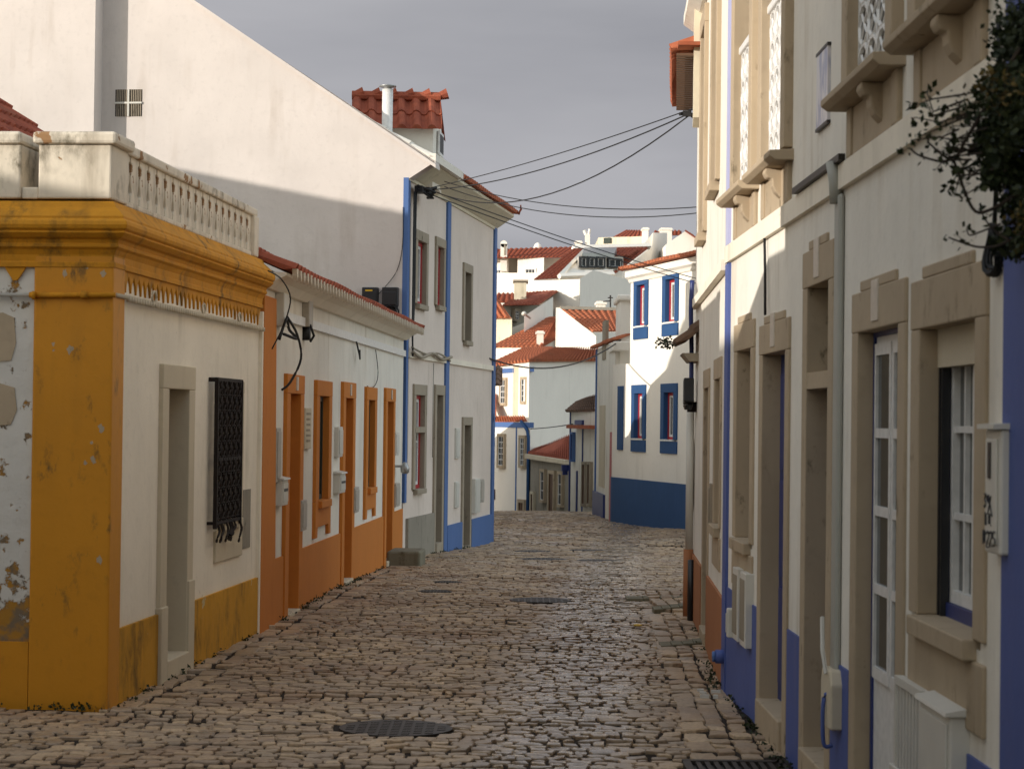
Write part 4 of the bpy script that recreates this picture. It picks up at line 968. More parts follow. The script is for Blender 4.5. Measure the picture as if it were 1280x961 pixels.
# J: grey stone cottage
wj = fw(663.5, 66, 713, 61)
th = thing('grey_cottage', A(665, 640, 66), 'low grey rendered cottage with red tiled roof and narrow openings beyond the crest', 'house')
ringm([(663.5, 569, 66), (713, 576, 61)], 4, -2.6, 'wall', 'grey_wall', th)
z = A(690, 572, 63.5).z
roofq((660, 567, 66), (714, 576, 60.8), (714, 543, 65), (669, 562, 69), 'roof', 'tile_red', th, .24, .45, .05)
mb = MB(wj); mb.prism([(-.1, A(663, 568, 66).z+.02), (wj.L, A(713, 575, 61).z+.0), (wj.L, A(713, 575, 61).z-.12), (-.1, A(663, 568, 66).z-.12)], 0, .16); mb.build('eave_moulding', 'stone_pale', th)
fwin(wj, 677.5, 683.5, 586, 628, th, 'white_frame', 'stone', .08, (1, 3)); fwin(wj, 688, 695.5, 588, 645, th, 'wood_brown', 'stone', .1, (1, 2), name='door', pane='wood_brown'); fwin(wj, 699.5, 705.5, 589, 634, th, 'white_frame', 'stone', .08, (1, 3))
fwin(wj, 665.5, 669.5, 614, 645, th, 'wood_brown', 'stone_pale', .08, (1, 1), name='door', pane='wood_brown')
# I: white two-storey house with blue bands
th = thing('blue_band_house', A(640, 640, 69), 'white two-storey house with pale blue bands, stacked below a fluted tile roof', 'house')
wi = fw(596, 71, 663, 66.5)
ringm([(596, 530, 71), (663, 528, 66.5)], 3.2, -3.2, 'wall', 'white_far', th)
MB(wi).box(0, wi.L+.01, -.1, .03, A(630, 534, 69).z, A(630, 527.5, 69).z).build('blue_band', 'blue', th)
u = wi.u(645, 580); MB(wi).box(u, u+.09, -.1, .025, -3.2, A(645, 534, 68).z).build('blue_strip', 'blue', th)
MB(wi).tube([(wi.L-.02, .06, -3.2), (wi.L-.02, .06, 1.2), (wi.L-.1, .08, 1.45), (wi.L-.6, .08, 1.72)], .05, 8).build('downpipe', 'navy', th, True)
roofq((604, 528, 70.8), (659, 527, 66.6), (656, 520, 67.6), (604, 521, 71.8), 'lean_to_roof', 'tile_orange', th, .24, .4, .05)
for q in ((609, 614, 544, 583), (624, 633, 542, 585), (651, 659, 544, 585)): fwin(wi, *q, th, 'white_frame', 'stone', .09, (2, 5))
fwin(wi, 649.5, 658, 624, 645, th, 'wood_brown', 'stone', .1, (2, 1), name='door', pane='wood_brown')
wu = fw(619, 71.2, 642, 69.9)
ringm([(600, 458, 72.6), (642, 456, 69.9)], 4, -1, 'upper_wall', 'white_far', th)
ringm([(641, 457, 69.95), (650, 456, 69.6)], 3, -1, 'upper_recess', 'stone_pale', th)
wu2 = fw(648.5, 69.3, 663, 68.2)
ringm([(648.5, 455, 69.3), (661.5, 452, 68.2)], 3, -1, 'upper_wall', 'white_far', th)
MB(wu).box(-1, wu.L+.0, -.1, .03, A(630, 466, 70).z, A(630, 460, 70).z).build('blue_band', 'blue', th)
MB(wu2).box(0, wu2.L-.03, -.1, .03, A(655, 465, 68.8).z, A(655, 459, 68.8).z).build('blue_band', 'blue', th)
fwin(wu, 626.5, 635, 472, 507, th, 'white_frame', 'stone', .08, (2, 4)); fwin(wu2, 653, 660.5, 471, 505, th, 'white_frame', 'stone', .08, (2, 4))
ringm([(661.5, 452, 68.2), (746, 451, 73.5)], 3.5, -3, 'side_wall', 'white_far', th)
roofq((608, 459, 71.8), (663, 452, 67.9), (693, 436, 72), (657, 436, 76), 'roof', 'tile_orange', th, .30, .5, .09, [((661, 452, 67.9), (748, 451, 73.2), (748, 436, 76), (693, 436, 72))])
roofq((604, 522, 70.5), (620, 521, 69.9), (620, 492, 71.1), (604, 492, 71.5), 'porch_roof', 'tile_orange', th)
q = thing('street_plaque', wi.P(wi.u(616, 620), 0, -.8), 'brown rectangular board on the white wall beyond the crest', 'sign')
u0_, za = wi.uz(607, 610); u1_, zb_ = wi.uz(619.5, 624); MB(wi).box(u0_, u1_, .0, .06, zb_, za).build('board', 'wood_brown', q, bevel=.02)
MB(wi).box(u0_+.05, u1_-.05, .06, .065, zb_+.12, zb_+.15).box(u0_+.05, u1_-.12, .06, .065, zb_+.2, zb_+.23).build('lettering', 'stone_pale', q)
# G: orange roofed house
th = thing('long_roof_house', A(650, 440, 83), 'white house under a long orange roof rising right, with a small white chimney', 'house')
ringm([(606, 436, 84), (678, 434, 82)], 4, -3, 'wall', 'white_far', th)
ringm([(677, 434, 82), (696, 423, 83.6)], 3, -3, 'side_wall', 'white_far', th)
roofq((611, 435, 84), (679, 434, 81.8), (697, 397, 88), (687, 397, 89), 'roof', 'tile_orange', th, .25, .5, .05, [((678, 434, 81.8), (697, 423, 83.6), (697, 397, 88), (696, 397, 88))])
chim(671, 679.5, 413.5, 430, 82.5, .7, '', 'white_far', True, th)
# F: steep striped roof at the left
th = thing('steep_roof_house', A(625, 430, 73), 'cream walled house with a steep striped orange roof cut by the blue corner', 'house')
ringm([(570, 397, 88), (640, 397, 86.5)], 2, -3, 'wall', 'cream', th)
roofq((560, 398, 88.2), (639, 398, 86.2), (606, 350, 91), (560, 350, 91), 'roof', 'tile_orange', th, .30, .6, .09)
th2 = thing('low_white_wall', A(640, 420, 86), 'low sloping white yard wall below the dark-roofed grey house', 'wall')
ringm([(620, 418, 88.8), (668, 398, 89.2)], .3, -3, 'wall', 'white_far', th2)
# E: dark roofed grey house
th = thing('dark_roof_house', A(655, 400, 91), 'grey house in shade with dark red roof and a tall beige chimney block', 'house')
ringm([(626, 382, 90), (676, 381, 94.5)], 4, -1, 'wall', 'grey_wall', th)
we = fw(626, 90, 676, 94.5); fwin(we, 641, 648, 386, 402, th, 'white_frame', 'stone_grey', .1, (2, 3))
roofq((628, 382, 89.8), (673, 381, 92), (708, 357, 99), (655, 366, 99), 'roof', 'tile_red', th, .24, .5, .05, [((616, 378, 93), (646, 379, 93), (644, 367, 97), (622, 367, 97))])
a, b = A(642.5, 376, 93), A(658, 350.5, 93)
q = MB().box(a.x, b.x, 93, 94.4, a.z-1, b.z-.1).build('chimney', 'cream', th); MB().box(a.x-.05, b.x+.08, 92.9, 94.5, b.z-.06, b.z+.02).build('chimney_cap', 'stone_grey', q)
# shaded wing between
th = thing('sloped_wing', A(675, 400, 90), 'pale wing with a sloping top edge and a satellite dish at its corner', 'building')
ringm([(655.5, 395, 86), (691.5, 371, 89.6)], 2, -1, 'wall', 'white_far', th)
q = thing('satellite_dish', A(655, 393, 85.5), 'small white satellite dish on the corner of the sloping pale wing', 'dish')
dmb = MB(); p = A(655, 392, 85.3); dmb.lathe(p.x, p.y, [(.02, p.z-.01), (.09, p.z+.02), (.10, p.z+.04)], 12)
c_ = p.copy(); 
for i, v in enumerate(dmb.v):
    w_ = v-c_; dmb.v[i] = c_+Vector((w_.x, -w_.z, w_.y*.9+w_.x*.1))
dmb.build('dish', 'plastic_white', q, True); MB().tube([tuple(p), (p.x+.25, p.y+.6, p.z-.15)], .04, 6).build('arm', 'aluminium', q)
# C2: big gabled white house
th = thing('gabled_white_house', A(740, 385, 97), 'tall white house with a blind grey-shaded gable below the rooflight terrace roof', 'house')
ringm([(660, 351, 98), (725, 349, 96)], 3, 2, 'wall', 'white_far', th)
ringm([(724.5, 348.5, 96), (742, 337.5, 99), (789, 351, 104)], .2, 2, 'gable', 'white_far', th)
# B2: roof with rooflight terrace
th = thing('rooflight_house', A(740, 345, 102), 'house with a wide red roof cut by a glazed rooflight terrace edged in white', 'house')
ringm([(668, 350, 101), (768, 344, 104)], 5, 3, 'wall', 'white_far', th)
roofq((667, 350, 100.6), (767, 343.5, 103.5), (812, 309, 109), (717, 311, 107), 'roof', 'tile_red', th, .26, .5, .05)
def beam(pts, r, name, mat, parent): return MB().tube([tuple(A(*p)) for p in pts], r, 4).build(name, mat, parent)
beam([(716, 310.5, 107), (812, 308, 109)], .16, 'ridge_parapet', 'white_far', th)
beam([(699, 345.5, 100.9), (767, 343, 103)], .15, 'terrace_edge', 'white_far', th); beam([(699, 345, 100.9), (731, 312, 106.4)], .12, 'terrace_edge', 'white_far', th)
def slab(pts, name, mat, parent, up=.05):
    vs = [A(*p) for p in pts]; return solid(MB(), vs, min(v.z for v in vs)-.3).build(name, mat, parent)
def rp(s_, t_, up=.12):
    a_, b_, c_, d_ = A(667, 350, 100.6), A(767, 343.5, 103.5), A(812, 309, 109), A(717, 311, 107)
    return a_.lerp(b_, s_).lerp(d_.lerp(c_, s_), t_)+Vector((0, 0, up))
tv = [rp(.33, .07), rp(.96, .07), rp(.84, .34), rp(.42, .40), rp(.165, .93)]
mb = MB(); k = 0; mb.v += tv+[v-Vector((0, 0, .12)) for v in tv]
mb.f += [(0, 1, 2, 3), (0, 3, 4)]+[(i_, (i_+1) % 5, 5+(i_+1) % 5, 5+i_) for i_ in range(5)]
mb.build('terrace', 'white_far', th)
wr_ = fw(723, 103, 779, 104.4)
o = ringm([(723, 320, 103), (779, 320.5, 104.4)], 2.5, 6, 'rooflight_body', 'white_far', th)
for xa, xb in ((724, 733.5), (734, 744), (744.5, 755.5)): fwin(wr_, xa, xb, 321, 335, th, 'white_frame', 'black', .09, (1, 1), pane='glass_far')
fwin(wr_, 759, 777, 323, 335, th, 'white_frame', 'black', .08, (2, 1))
mb = MB(); vs = [A(728, 319.5, 103), A(768, 319.5, 104), A(771, 312.5, 106), A(731, 312.5, 105.6)]; solid(mb, [v+Vector((0, 0, .12)) for v in vs], vs[0].z-.02).build('glass_roof', 'aluminium', th)
roofq((769, 320, 104), (786, 320, 104.5), (800, 310.5, 108), (778, 311, 107.5), 'side_roof', 'tile_red', th)
chim(719.5, 727, 301, 311, 107.5, .6, '', 'white_far', True, th)
o = chim(731.5, 737.5, 293, 311, 107.6, .5, '', 'white_far', False, th)
a = A(732.5, 293, 107.6); b = A(737.5, 288, 107.6)
MB().tube([(a.x, 107.85, a.z), (a.x-.08, 107.85, a.z+.22)], .09, 6).tube([(b.x-.05, 107.85, a.z), (b.x, 107.85, a.z+.28)], .08, 6).build('chimney_pot', 'white_far', o)
# A: long white terrace
th = thing('terrace_house', A(650, 345, 114), 'long white terrace house on the far hillside with red roof and projecting bays', 'house')
ringm([(590, 341, 116), (706, 341, 114)], 6, 4, 'wall', 'white_far', th)
ringm([(590, 322.5, 116.2), (636, 322.5, 115.4)], 5, 6, 'bay', 'white_far', th); ringm([(647, 322, 115.1), (680, 322, 114.6)], 5, 6, 'bay', 'white_far', th)
ringm([(630, 323, 116.4), (705, 322.5, 115.8)], 4, 6, 'upper_wall', 'white', th)
wa_ = fw(590, 116.2, 636, 115.4); wb_ = fw(647, 115.1, 680, 114.6)
fwin(wa_, 614.5, 628, 336.5, 348, th, 'white_frame', 'white_frame', .06, (3, 1)); fwin(wb_, 656, 670.5, 335.5, 347, th, 'white_frame', 'white_frame', .06, (3, 1))
roofq((588, 323, 115), (703, 322, 114.5), (724, 309, 123), (588, 312, 123), 'roof', 'tile_red', th, .28, .5, .05)
o = chim(625.5, 634, 305, 325, 115.2, .9, '', 'white_far', False, th)
p = A(629.7, 305, 115.2); MB().tube([(p.x, 115.2, p.z), (p.x, 116.1, p.z)], .19, 12).build('chimney_arch', 'white_far', o); MB().box(p.x+.02, p.x+.1, 115.16, 115.2, p.z-.6, p.z-.05).build('chimney_slot', 'stone_grey', o)
q = thing('roof_dome', A(672, 312, 123), 'small white dome on the long red roof at far left', 'dome')
p = A(672, 312, 123); MB().lathe(p.x, p.y, [(.24, p.z-.4), (.24, p.z+.12), (.2, p.z+.25), (.1, p.z+.36), (.02, p.z+.4)], 12).build('dome', 'white_far', q, True)
# D: hilltop buildings
th = thing('hilltop_house', A(780, 308, 122), 'beige-walled hilltop house with low red hipped roof and a white chimney', 'house')
ringm([(748, 297, 124), (803, 295.5, 122)], 5, 4, 'wall', 'cream', th)
slab([(754.5, 297.6, 123.7), (763, 297.4, 123.3), (763, 296.5, 123.6), (754.5, 296.8, 124)], 'dark_gate', 'green_dark', th)
roofq((766, 297, 123.5), (806, 296, 122.5), (804, 288, 127), (783, 288, 128), 'roof', 'tile_red', th, .28, .5, .05)
chim(803.5, 810.5, 284.5, 309, 118, 1.0, '', 'white_far', True, th)
roofq((816, 295, 124), (852, 294, 124), (852, 288.5, 128), (818, 289, 128), 'rear_roof', 'tile_red', th)
chim(826, 840, 285, 294, 122, 1.2, '', 'white_far', True, th)
th = thing('stepped_grey_wall', A(800, 335, 113), 'pale grey shaded party wall stepping down the hillside', 'wall')
ringm([(779, 337, 110), (815, 308, 114), (816, 291, 114.2), (834, 291, 118)], .8, 3, 'wall', 'white_far', th)
th = thing('small_gable_house', A(855, 325, 112), 'small white gabled house with red roof above the navy plinth house', 'house')
ringm([(832, 306, 112), (856, 289.5, 112), (884, 308, 112)], 5, 3, 'wall', 'white_far', th)
wg_ = fw(832, 112, 884, 112); fwin(wg_, 847, 862.5, 316.5, 330, th, 'white_frame', 'stone', .08, (2, 1))
roofq((886, 309, 111.8), (886, 309, 117), (856, 288.5, 117), (856, 288.5, 111.8), 'roof', 'tile_red', th)
# H: white gable and slope roof
th = thing('parapet_roof_house', A(720, 430, 78), 'bright white wall with a ribbed orange roof falling right behind its sloping parapet', 'house')
ringm([(695, 384.5, 79), (699, 384.5, 79), (745, 420, 76.5)], .2, -3, 'wall', 'white_far', th)
ringm([(699, 392, 83.2), (782, 394, 84)], 1.5, -3, 'rear_wall', 'white_far', th)
roofq((741, 415, 76.8), (782, 414, 78), (782, 389, 83), (701, 387.5, 82), 'roof', 'tile_orange', th, .26, .5, .05)
ringm([(741, 416, 76.7), (782, 415, 77.9)], 2, -3, 'wall', 'white_far', th)
beam([(700, 386.5, 82), (782, 388.5, 83)], .12, 'ridge_parapet', 'stone_grey', th)
chim(746, 757, 376.5, 388, 83.5, 1.0, '', 'white_far', True, th)
q = thing('antenna', A(763, 388, 83.5), 'thin rooftop antenna mast right of the small chimney on the ribbed orange roof', 'antenna')
a = A(763, 388, 83.5); b = A(763, 369, 83.5); c = A(754, 376, 83.5)
MB().tube([tuple(a), tuple(b)], .03, 5).tube([(b.x, 83.5, c.z), (c.x, 83.5, c.z-.03)], .025, 5).tube([(b.x-.1, 83.5, b.z-.1), (b.x+.1, 83.5, b.z-.1)], .02, 4).build('mast', 'castiron', q)
# ================================================================== BLOCKS OUT OF VIEW, added and shaped to shade the street
def plain(name, x0, x1, y0, y1, zt, label, rise=1.2, mat='white', ridge='y', zt2=None, zb=-1):
    q = thing(name, (x0, y0, 0), label, 'house')
    z2 = zt if zt2 is None else zt2
    solid(MB(), [(x0, y0, zt), (x1, y0, zt), (x1, y1, z2), (x0, y1, z2)], zb).build('wall', mat, q)
    if rise:
        xm = (x0+x1)/2; mb = MB()
        tiles(mb, (x1+.1, y0, zt+.03), (x1+.1, y1, z2+.03), (xm, y0, zt+rise), (xm, y1, z2+rise), .25, .5); tiles(mb, (x0-.1, y1, z2+.03), (x0-.1, y0, zt+.03), (xm, y1, z2+rise), (xm, y0, zt+rise), .25, .5)
        solid(mb, [(x0, y0+.05, zt), (x1, y0+.05, zt), (xm, y0+.05, zt+rise)][::1], zt-.1)
        mb.build('roof', 'tile', q)
    return q
near = plain('lane_shade_block', -4.2, -2.75, 2.5, 7.9, 6.4, 'tall white block out of view, added to shade the near right wall', 0)  # added unseen for its shadow, kept thin so the shadow ends early
plain('lane_low_shade_block', -8, -2.75, 7.95, 9.5, 3.5, 'low white block out of view, added to shade the lower right wall', 0)  # added unseen, sets the shadow height on the right wall
plain('back_shade_block', -18, -13.7, -30, 9.5, 5.0, 'low long white block out of view, shaped to shade the corner house front', .6)  # unseen, height shaped to shade the corner front below its parapet
plain('back_shade_block', -18, -13.2, 10, 27.5, 6.32, 'taller white block out of view with a long ridge, shaped to throw the shadow edge on the gable', .9)  # unseen, height shaped for the shadow edge across the gable
plain('yard_shade_block', -4, -1.2, 37.2, 39.6, 3.75, 'small hidden block with sloping top, shaped for the slanting shadow on the navy plinth house', 0, zt2=2.2)  # hidden, top slope shaped for the slanting shadow edge opposite
plain('yard_low_shade_block', -2, -1.2, 39.6, 40.7, 2.15, 'low hidden block, added for the level shadow on the navy plinth house', 0)  # added hidden to carry that shadow on at one level
plain('rear_shade_block', -5, -1.5, 40.7, 55, 5.4, 'tall hidden block past the bend, added to shade the narrow white house', 0, zb=-2)  # added hidden to keep the narrow white house in shade
rr = plain('lower_row_house', -6, -1.75, 55, 66, 2.2, 'low house down the slope behind the bend, hidden body shaped for shade', 0, zb=-3)  # eave is seen; hidden body shaped to shade the lower houses
roofq((598, 484, 54), (628, 482, 54), (628, 459, 56), (606, 456, 56), 'roof', 'tile_old', rr)
MB().box(A(590, 480, 55).x, A(609.5, 480, 55).x, 54.4, 60, -2, A(600, 462, 55).z).build('wing', 'white', rr)
# ================================================================== GROUND AND STREET
ys = list(np.linspace(-60, 8, 12))+list(np.linspace(9, 60, 103))+list(np.linspace(62, 160, 50))+list(np.geomspace(165, 3000, 14))
xs = [-2500, -600, -200, -80, -40, -20]+list(np.linspace(-12, 12, 25))+[20, 40, 80, 200, 600, 2500]
vs = [(x, y, gz(x, y)-.05) for y in ys for x in xs]; nx = len(xs)
fs = [(j*nx+i, j*nx+i+1, (j+1)*nx+i+1, (j+1)*nx+i) for j in range(len(ys)-1) for i in range(nx-1)]
tag(MB().raw(vs, fs).build('ground', 'earth'), kind='structure')
def xl(y):
    if y < 12.85: return -4.2
    if y < 28.9: return WA.a.x+(y-12.83)*.0653 if y < 17.45 else O0[0]+(y-17.45)*(-1.457-O0[0])/(28.9-17.45)
    if y < 36.7: return -1.445+(y-29.08)*.1486
    return -.9
def xr(y):
    if y < 14.28: return 1.4225-.01207*(y-14.276)
    if y < 19.38: return 1.424+(y-14.28)*.0433
    if y < 22.3: return 1.645+(y-19.38)*.0759
    if y < 37: return 4.0
    return max(2.05, 3.80-(y-37.1)*.2464)
rs = np.random.RandomState(3)
COV = [(-.63, 12.2, .32), (.30, 21.0, .30), (-.75, 21.9, .17), (-.68, 23.6, .15), (.46, 29.6, .32), (1.20, 29.3, .30), (.35, 32.8, .28), (1.2, 33.6, .28)]
def und(x, y):
    k = 1.
    for a_, b_, r_ in COV: k = min(k, max(0, (math.hypot(x-a_, y-b_)-r_)/.25))
    return min(1, k)*und0(x, y)
def und0(x, y): return .020*noise.noise((x*1.1, y*.8, 3.3))+.022*noise.noise((x*1.7, y*3.0, 1.3))
V = []; Fc = []
ysr = list(np.linspace(-12, 9, 12))+list(np.linspace(9.2, 54, 300)); NB = 41
vs = []
for y in ysr:
    a, b = (xl(y)-.3 if y > 12.9 else -4.6), xr(y)+.3
    for i in range(NB): x = a+(b-a)*i/(NB-1); vs.append((x, y, gz(x, y)+und(x, y)-.006))
fs = [(j*NB+i, j*NB+i+1, (j+1)*NB+i+1, (j+1)*NB+i) for j in range(len(ysr)-1) for i in range(NB-1)]
tag(MB().raw(vs, fs).build('street_bed', 'joint'), kind='structure')
def stone(cx, cy, w, d, h, skew=0, gap=.012):
    for (a_, b_, r_) in COV:
        if math.hypot(cx-a_, cy-b_) < r_+.02: return
    if .86 < cx < 1.44 and 10.68 < cy < 11.22: return
    z = gz(cx, cy)+und(cx, cy)+rs.normal(0, .0014); z2 = gz(cx, cy+.2); sl = (z2-gz(cx, cy))/.2
    tx, ty = rs.normal(0, .03), rs.normal(0, .035)
    gap = gap*(.55 if rs.rand() < .62 else rs.uniform(.7, 1.9)); hx, hy = w/2-gap/2, d/2-gap/2
    k = len(V); ou = []
    for (a, b) in ((-1, -1), (0, -1.04), (1, -1), (1.04, 0), (1, 1), (0, 1.04), (-1, 1), (-1.04, 0)):
        ou.append((a*hx*(1+rs.uniform(-.22, .06))+rs.uniform(-.009, .009), b*hy*(1+rs.uniform(-.26, .10))+skew*a*hx+rs.uniform(-.009, .009)))
    for x, y in ou: V.append((cx+x, cy+y, z-.035))
    for x, y in ou:
        V.append((cx+x*.97, cy+y*.97, z+h-.005+tx*x+(ty+sl)*y))
    for x, y in ou: V.append((cx+x*.91, cy+y*.90, z+h+tx*x+(ty+sl)*y+rs.uniform(-.002, .002)))
    V.append((cx, cy, z+h+.003))
    for i in range(8):
        j = (i+1) % 8; Fc.append((k+i, k+j, k+8+j, k+8+i)); Fc.append((k+8+i, k+8+j, k+16+j, k+16+i)); Fc.append((k+16+i, k+16+j, k+24))
def kerbx(y): return .94+(y-10.9)*.0362 if y < 19 else None
def leftb(y): return .34
y = 9.4
while y < 54:
    dpt = .098*(1+rs.uniform(-.2, .2)) if y < 30 else .13
    x = xl(y)+(leftb(y) if y > 13 and y < 36.7 else 0)+rs.uniform(-.08, 0)
    kx = kerbx(y); xe = (kx-.01) if kx else xr(y)
    while x < xe:
        w = rs.uniform(.06, .16) if y < 30 else rs.uniform(.10, .2)
        if x+w > xe+.05: w = max(.06, xe-x)
        yy = y+.10*noise.noise((x*.7, y*.35, 9))+.055*noise.noise((x*3, y, 4))
        sk = .35*noise.noise((x*1.3, y*.9, 7))+rs.normal(0, .07)
        if rs.rand() > .008: stone(x+w/2, yy, w, dpt, rs.uniform(.003, .010), sk)
        x += w
    y += dpt
# borders laid lengthwise: along the left walls, the right kerb line and the right footway
y = 9.6
while y < 20:
    l = rs.uniform(.26, .42); kx = kerbx(min(y, 18.9)); stone(kx+.075, y+l/2, .15, l, .010, 0, .014); y += l
for col in range(5):
    y = 9.6+rs.uniform(0, .2)
    while y < 22:
        l = rs.uniform(.13, .24); kx = kerbx(min(y, 18.9)); x = kx+.15+.045+col*.125
        if x < xr(y)-.02: stone(x+.0*1, y+l/2, .122, l, .007+.014*(y > 16.9)+.02*(y > 19.6), 0, .014)
        y += l
for col in range(2):
    y = 12.95
    while y < 36.6:
        l = rs.uniform(.18, .32); x = xl(y+l/2)+.06+col*.17
        stone(x+.02, y+l/2, .165, l, .007+.003*(1-col), 0, .014); y += l
me = bpy.data.meshes.new('cobbled_street'); me.from_pydata(V, [], Fc); me.materials.append(M['cobble'])
o = bpy.data.objects.new('cobbled_street', me); COL.objects.link(o); tag(o, kind='structure')
# raised threshold slabs across the right footway
def slabstep(y, x0, x1, label, sk=.1, h=.055):
    mb = MB(); n = 4
    for i in range(n):
        a = x0+(x1-x0)*i/n; b = x0+(x1-x0)*(i+1)/n-.003; z = gz(a, y)
        k = len(mb.v); f = lambda x: y+(x-x0)*sk
        pts = [(a, f(a)), (b, f(b)), (b, f(b)+.32), (a, f(a)+.32)]
        mb.v += [Vector((p, q, z-.05)) for p, q in pts]+[Vector((p, q, z+h+.004*i)) for p, q in pts]
        mb.f += [tuple(k+j for j in f_) for f_ in ((0, 3, 2, 1), (4, 5, 6, 7), (0, 1, 5, 4), (1, 2, 6, 5), (2, 3, 7, 6), (3, 0, 4, 7))]
    return tag(mb.build('kerb_slab', 'step', None, bevel=.006), label, 'kerb stone')
slabstep(16.6, 1.17, 1.53, 'nearer worn stone slab edge stepping across the right footway', .6, .035)
slabstep(19.7, 1.32, 1.66, 'farther worn stone slab by the terracotta downpipe foot', .9, .045)
slabstep(21.2, 1.15, 1.82, 'thin flush stone strip across the footway past the pipe', .15, .018)
# iron covers and the drain
def cover(x, y, r, label, mat='castiron', seg=28):
    z = gz(x, y); q = thing('manhole_cover', (x, y, z), label, 'manhole cover')
    MB().lathe(x, y, [(r, z-.03), (r, z+.012)], seg).build('rim', mat, q)
    mb = MB()
    for i in range(-4, 5):
        for j in range(-4, 5):
            a, b = x+i*r/5, y+j*r/5
            if math.hypot(a-x, b-y) < r*.85: mb.box(a-r*.07, a+r*.07, b-r*.07, b+r*.07, z+.012, z+.015)
    mb.build('tread', mat, q); return q
cover(-.63, 12.2, .32, 'large round iron cover in the near foreground of the street')
cover(.30, 21.0, .30, 'round dark cover in the middle of the street')
cover(-.75, 21.9, .17, 'small iron cover at middle distance, the nearer of two on the left')
cover(-.68, 23.6, .15, 'small iron cover at middle distance, the farther of two on the left')
cover(.46, 29.6, .32, 'round cover far up the street left of another')
cover(1.20, 29.3, .30, 'round cover far up the street right of another')
cover(.35, 32.8, .28, 'farthest round cover left, below the crest'); cover(1.2, 33.6, .28, 'farthest round cover right, below the crest')
q = thing('storm_drain', (1.2, 10.95, 0), 'square iron storm drain grate at the foot of the blue wall', 'drain')
MB().box(.90, 1.42, 10.72, 10.77, -.02, .014).box(.90, 1.42, 11.13, 11.18, -.02, .014).box(.90, .94, 10.771, 11.129, -.02, .013).box(1.38, 1.42, 10.771, 11.129, -.02, .013).build('frame', 'castiron', q)
mb = MB()
for i in range(9): mb.box(.965+i*.046, .99+i*.046, 10.771, 11.129, -.01, .011)
mb.build('bar', 'castiron', q); MB().box(.94, 1.38, 10.77, 11.13, -.05, -.008).build('pit', 'black', q)
o = tag(MB().lathe(1.09, 18.3, [(.035, .026), (.04, .034), (.02, .04)], 8).build('yellow_leaf', 'yellow_paint'), 'small yellow leaf lying on the right kerb line', 'leaf')
# pale rubbish scraps at the blue corner
rb = MB()
for i in range(5):
    x, y = 1.18+random.random()*.15, 13.7+random.random()*.5; rb.box(x, x+.03+.03*random.random(), y, y+.03, .0, .018+.006*random.random())
tag(rb.build('paper_scraps', 'plastic_white'), 'pale scraps of litter on the cobbles near the blue corner', 'litter')
# weeds and moss in the gutters along the walls
wd_ = MB()
for i in range(150):
    y = 10+random.random()**1.3*24; left = random.random() < .5 or y > 21.5
    x = (xl(y)+.03+.05*random.random()) if left else (min(xr(y), 1.9)-.03-.05*random.random())
    if left and y < 12.9: x = -3.2+random.random()*.8; y = 12.80-.04*random.random()
    leaves(wd_, (x, y, gz(x, y)+.025), (.05, .07, .018), 14, .022)
tag(wd_.build('gutter_weeds', 'leaf', recalc=False), 'sparse moss and tiny weeds where the house walls meet the cobbles', 'weeds', kind='stuff')
# ================================================================== OVERHEAD WIRES
def wire(a, b, sag, r, label, n=18):
    a, b = Vector(a), Vector(b); ps = []
    for i in range(n+1):
        t = i/n; p = a.lerp(b, t); p.z -= sag*4*t*(1-t); ps.append(tuple(p))
    return tag(MB().tube(ps, r, 5).build('overhead_cable', 'cable', None, True), label, 'cable', 'cables strung across the street')
hub = WC.P(.5, .14, 4.9)
hr = at(860, 143, 20.5); hr2 = at(878, 133, 20.0)
q = thing('cable_hub', hr, 'black cable clamp by the white wall high on the right where three wires meet', 'cable junction')
mb = MB()
for i in range(4): mb.tube([tuple(hr+Vector((-.08+.04*i, 0, .02*math.sin(i)))), tuple(hr+Vector((.02+.02*i, .05, .02-.02*i)))], .018, 6)
mb.box(hr.x-.05, hr.x+.03, hr.y-.03, hr.y+.03, hr.z-.02, hr.z+.03)
mb.build('clamp', 'cable', q); MB().tube([tuple(hr), tuple(hr+Vector((.06, .0, -.0))), tuple(hr+Vector((.10, 0, -.09)))], .014, 5).tube([tuple(hr+Vector((0, 0, .03))), tuple(at(880, 131, 20.3))], .010, 5).build('tail', 'cable', q)
wire(hub+Vector((.1, 0, .02)), hr+Vector((-.02, 0, .03)), .05, .006, 'highest wire from the tall house to the clamp on the right')
wire(hub+Vector((.1, .1, -.0)), hr, .14, .0075, 'middle wire from the tall house to the clamp on the right')
wire(hub+Vector((.15, .2, -.02)), hr+Vector((0, 0, -.02)), .42, .0075, 'lowest and most sagging wire from the tall house to the clamp on the right')
e1 = at(620, 234, 31); wire(WC.P(.5, .42, 5.0), at(884, 258, 24), .16, .006, 'upper of the two nearly level wires beyond the eaves')
wire(WC.P(.5, .42, 4.93), at(884, 265, 24), .20, .006, 'lower of the two nearly level wires beyond the eaves')
wire(WC.P(.6, .14, 4.92), at(884, 352, 36), .06, .0075, 'upper of two wires falling from the tall house toward the bend')
wire(WC.P(.6, .14, 4.86), at(884, 358, 36), .06, .0075, 'lower of two wires falling from the tall house toward the bend')
wire(at(606, 446, 36), at(776, 425, 44.4), .36, .014, 'low drooping cable crossing in front of the fluted tile roof')
wire(at(662, 536, 67), at(716, 530, 56.5), .02, .014, 'short thin wire between the blue band house and the blue trimmed house')
tag(MB().tube([tuple(at(611, 507, 36.5)), tuple(at(615, 515, 36.5)), tuple(at(615.5, 527, 36.5)), tuple(at(611, 535, 36.5)), tuple(at(608, 532, 36.5))], .02, 6).build('cable_loop', 'cable', None, True), 'loop of dark cable at the far blue corner of the tall house', 'cable')
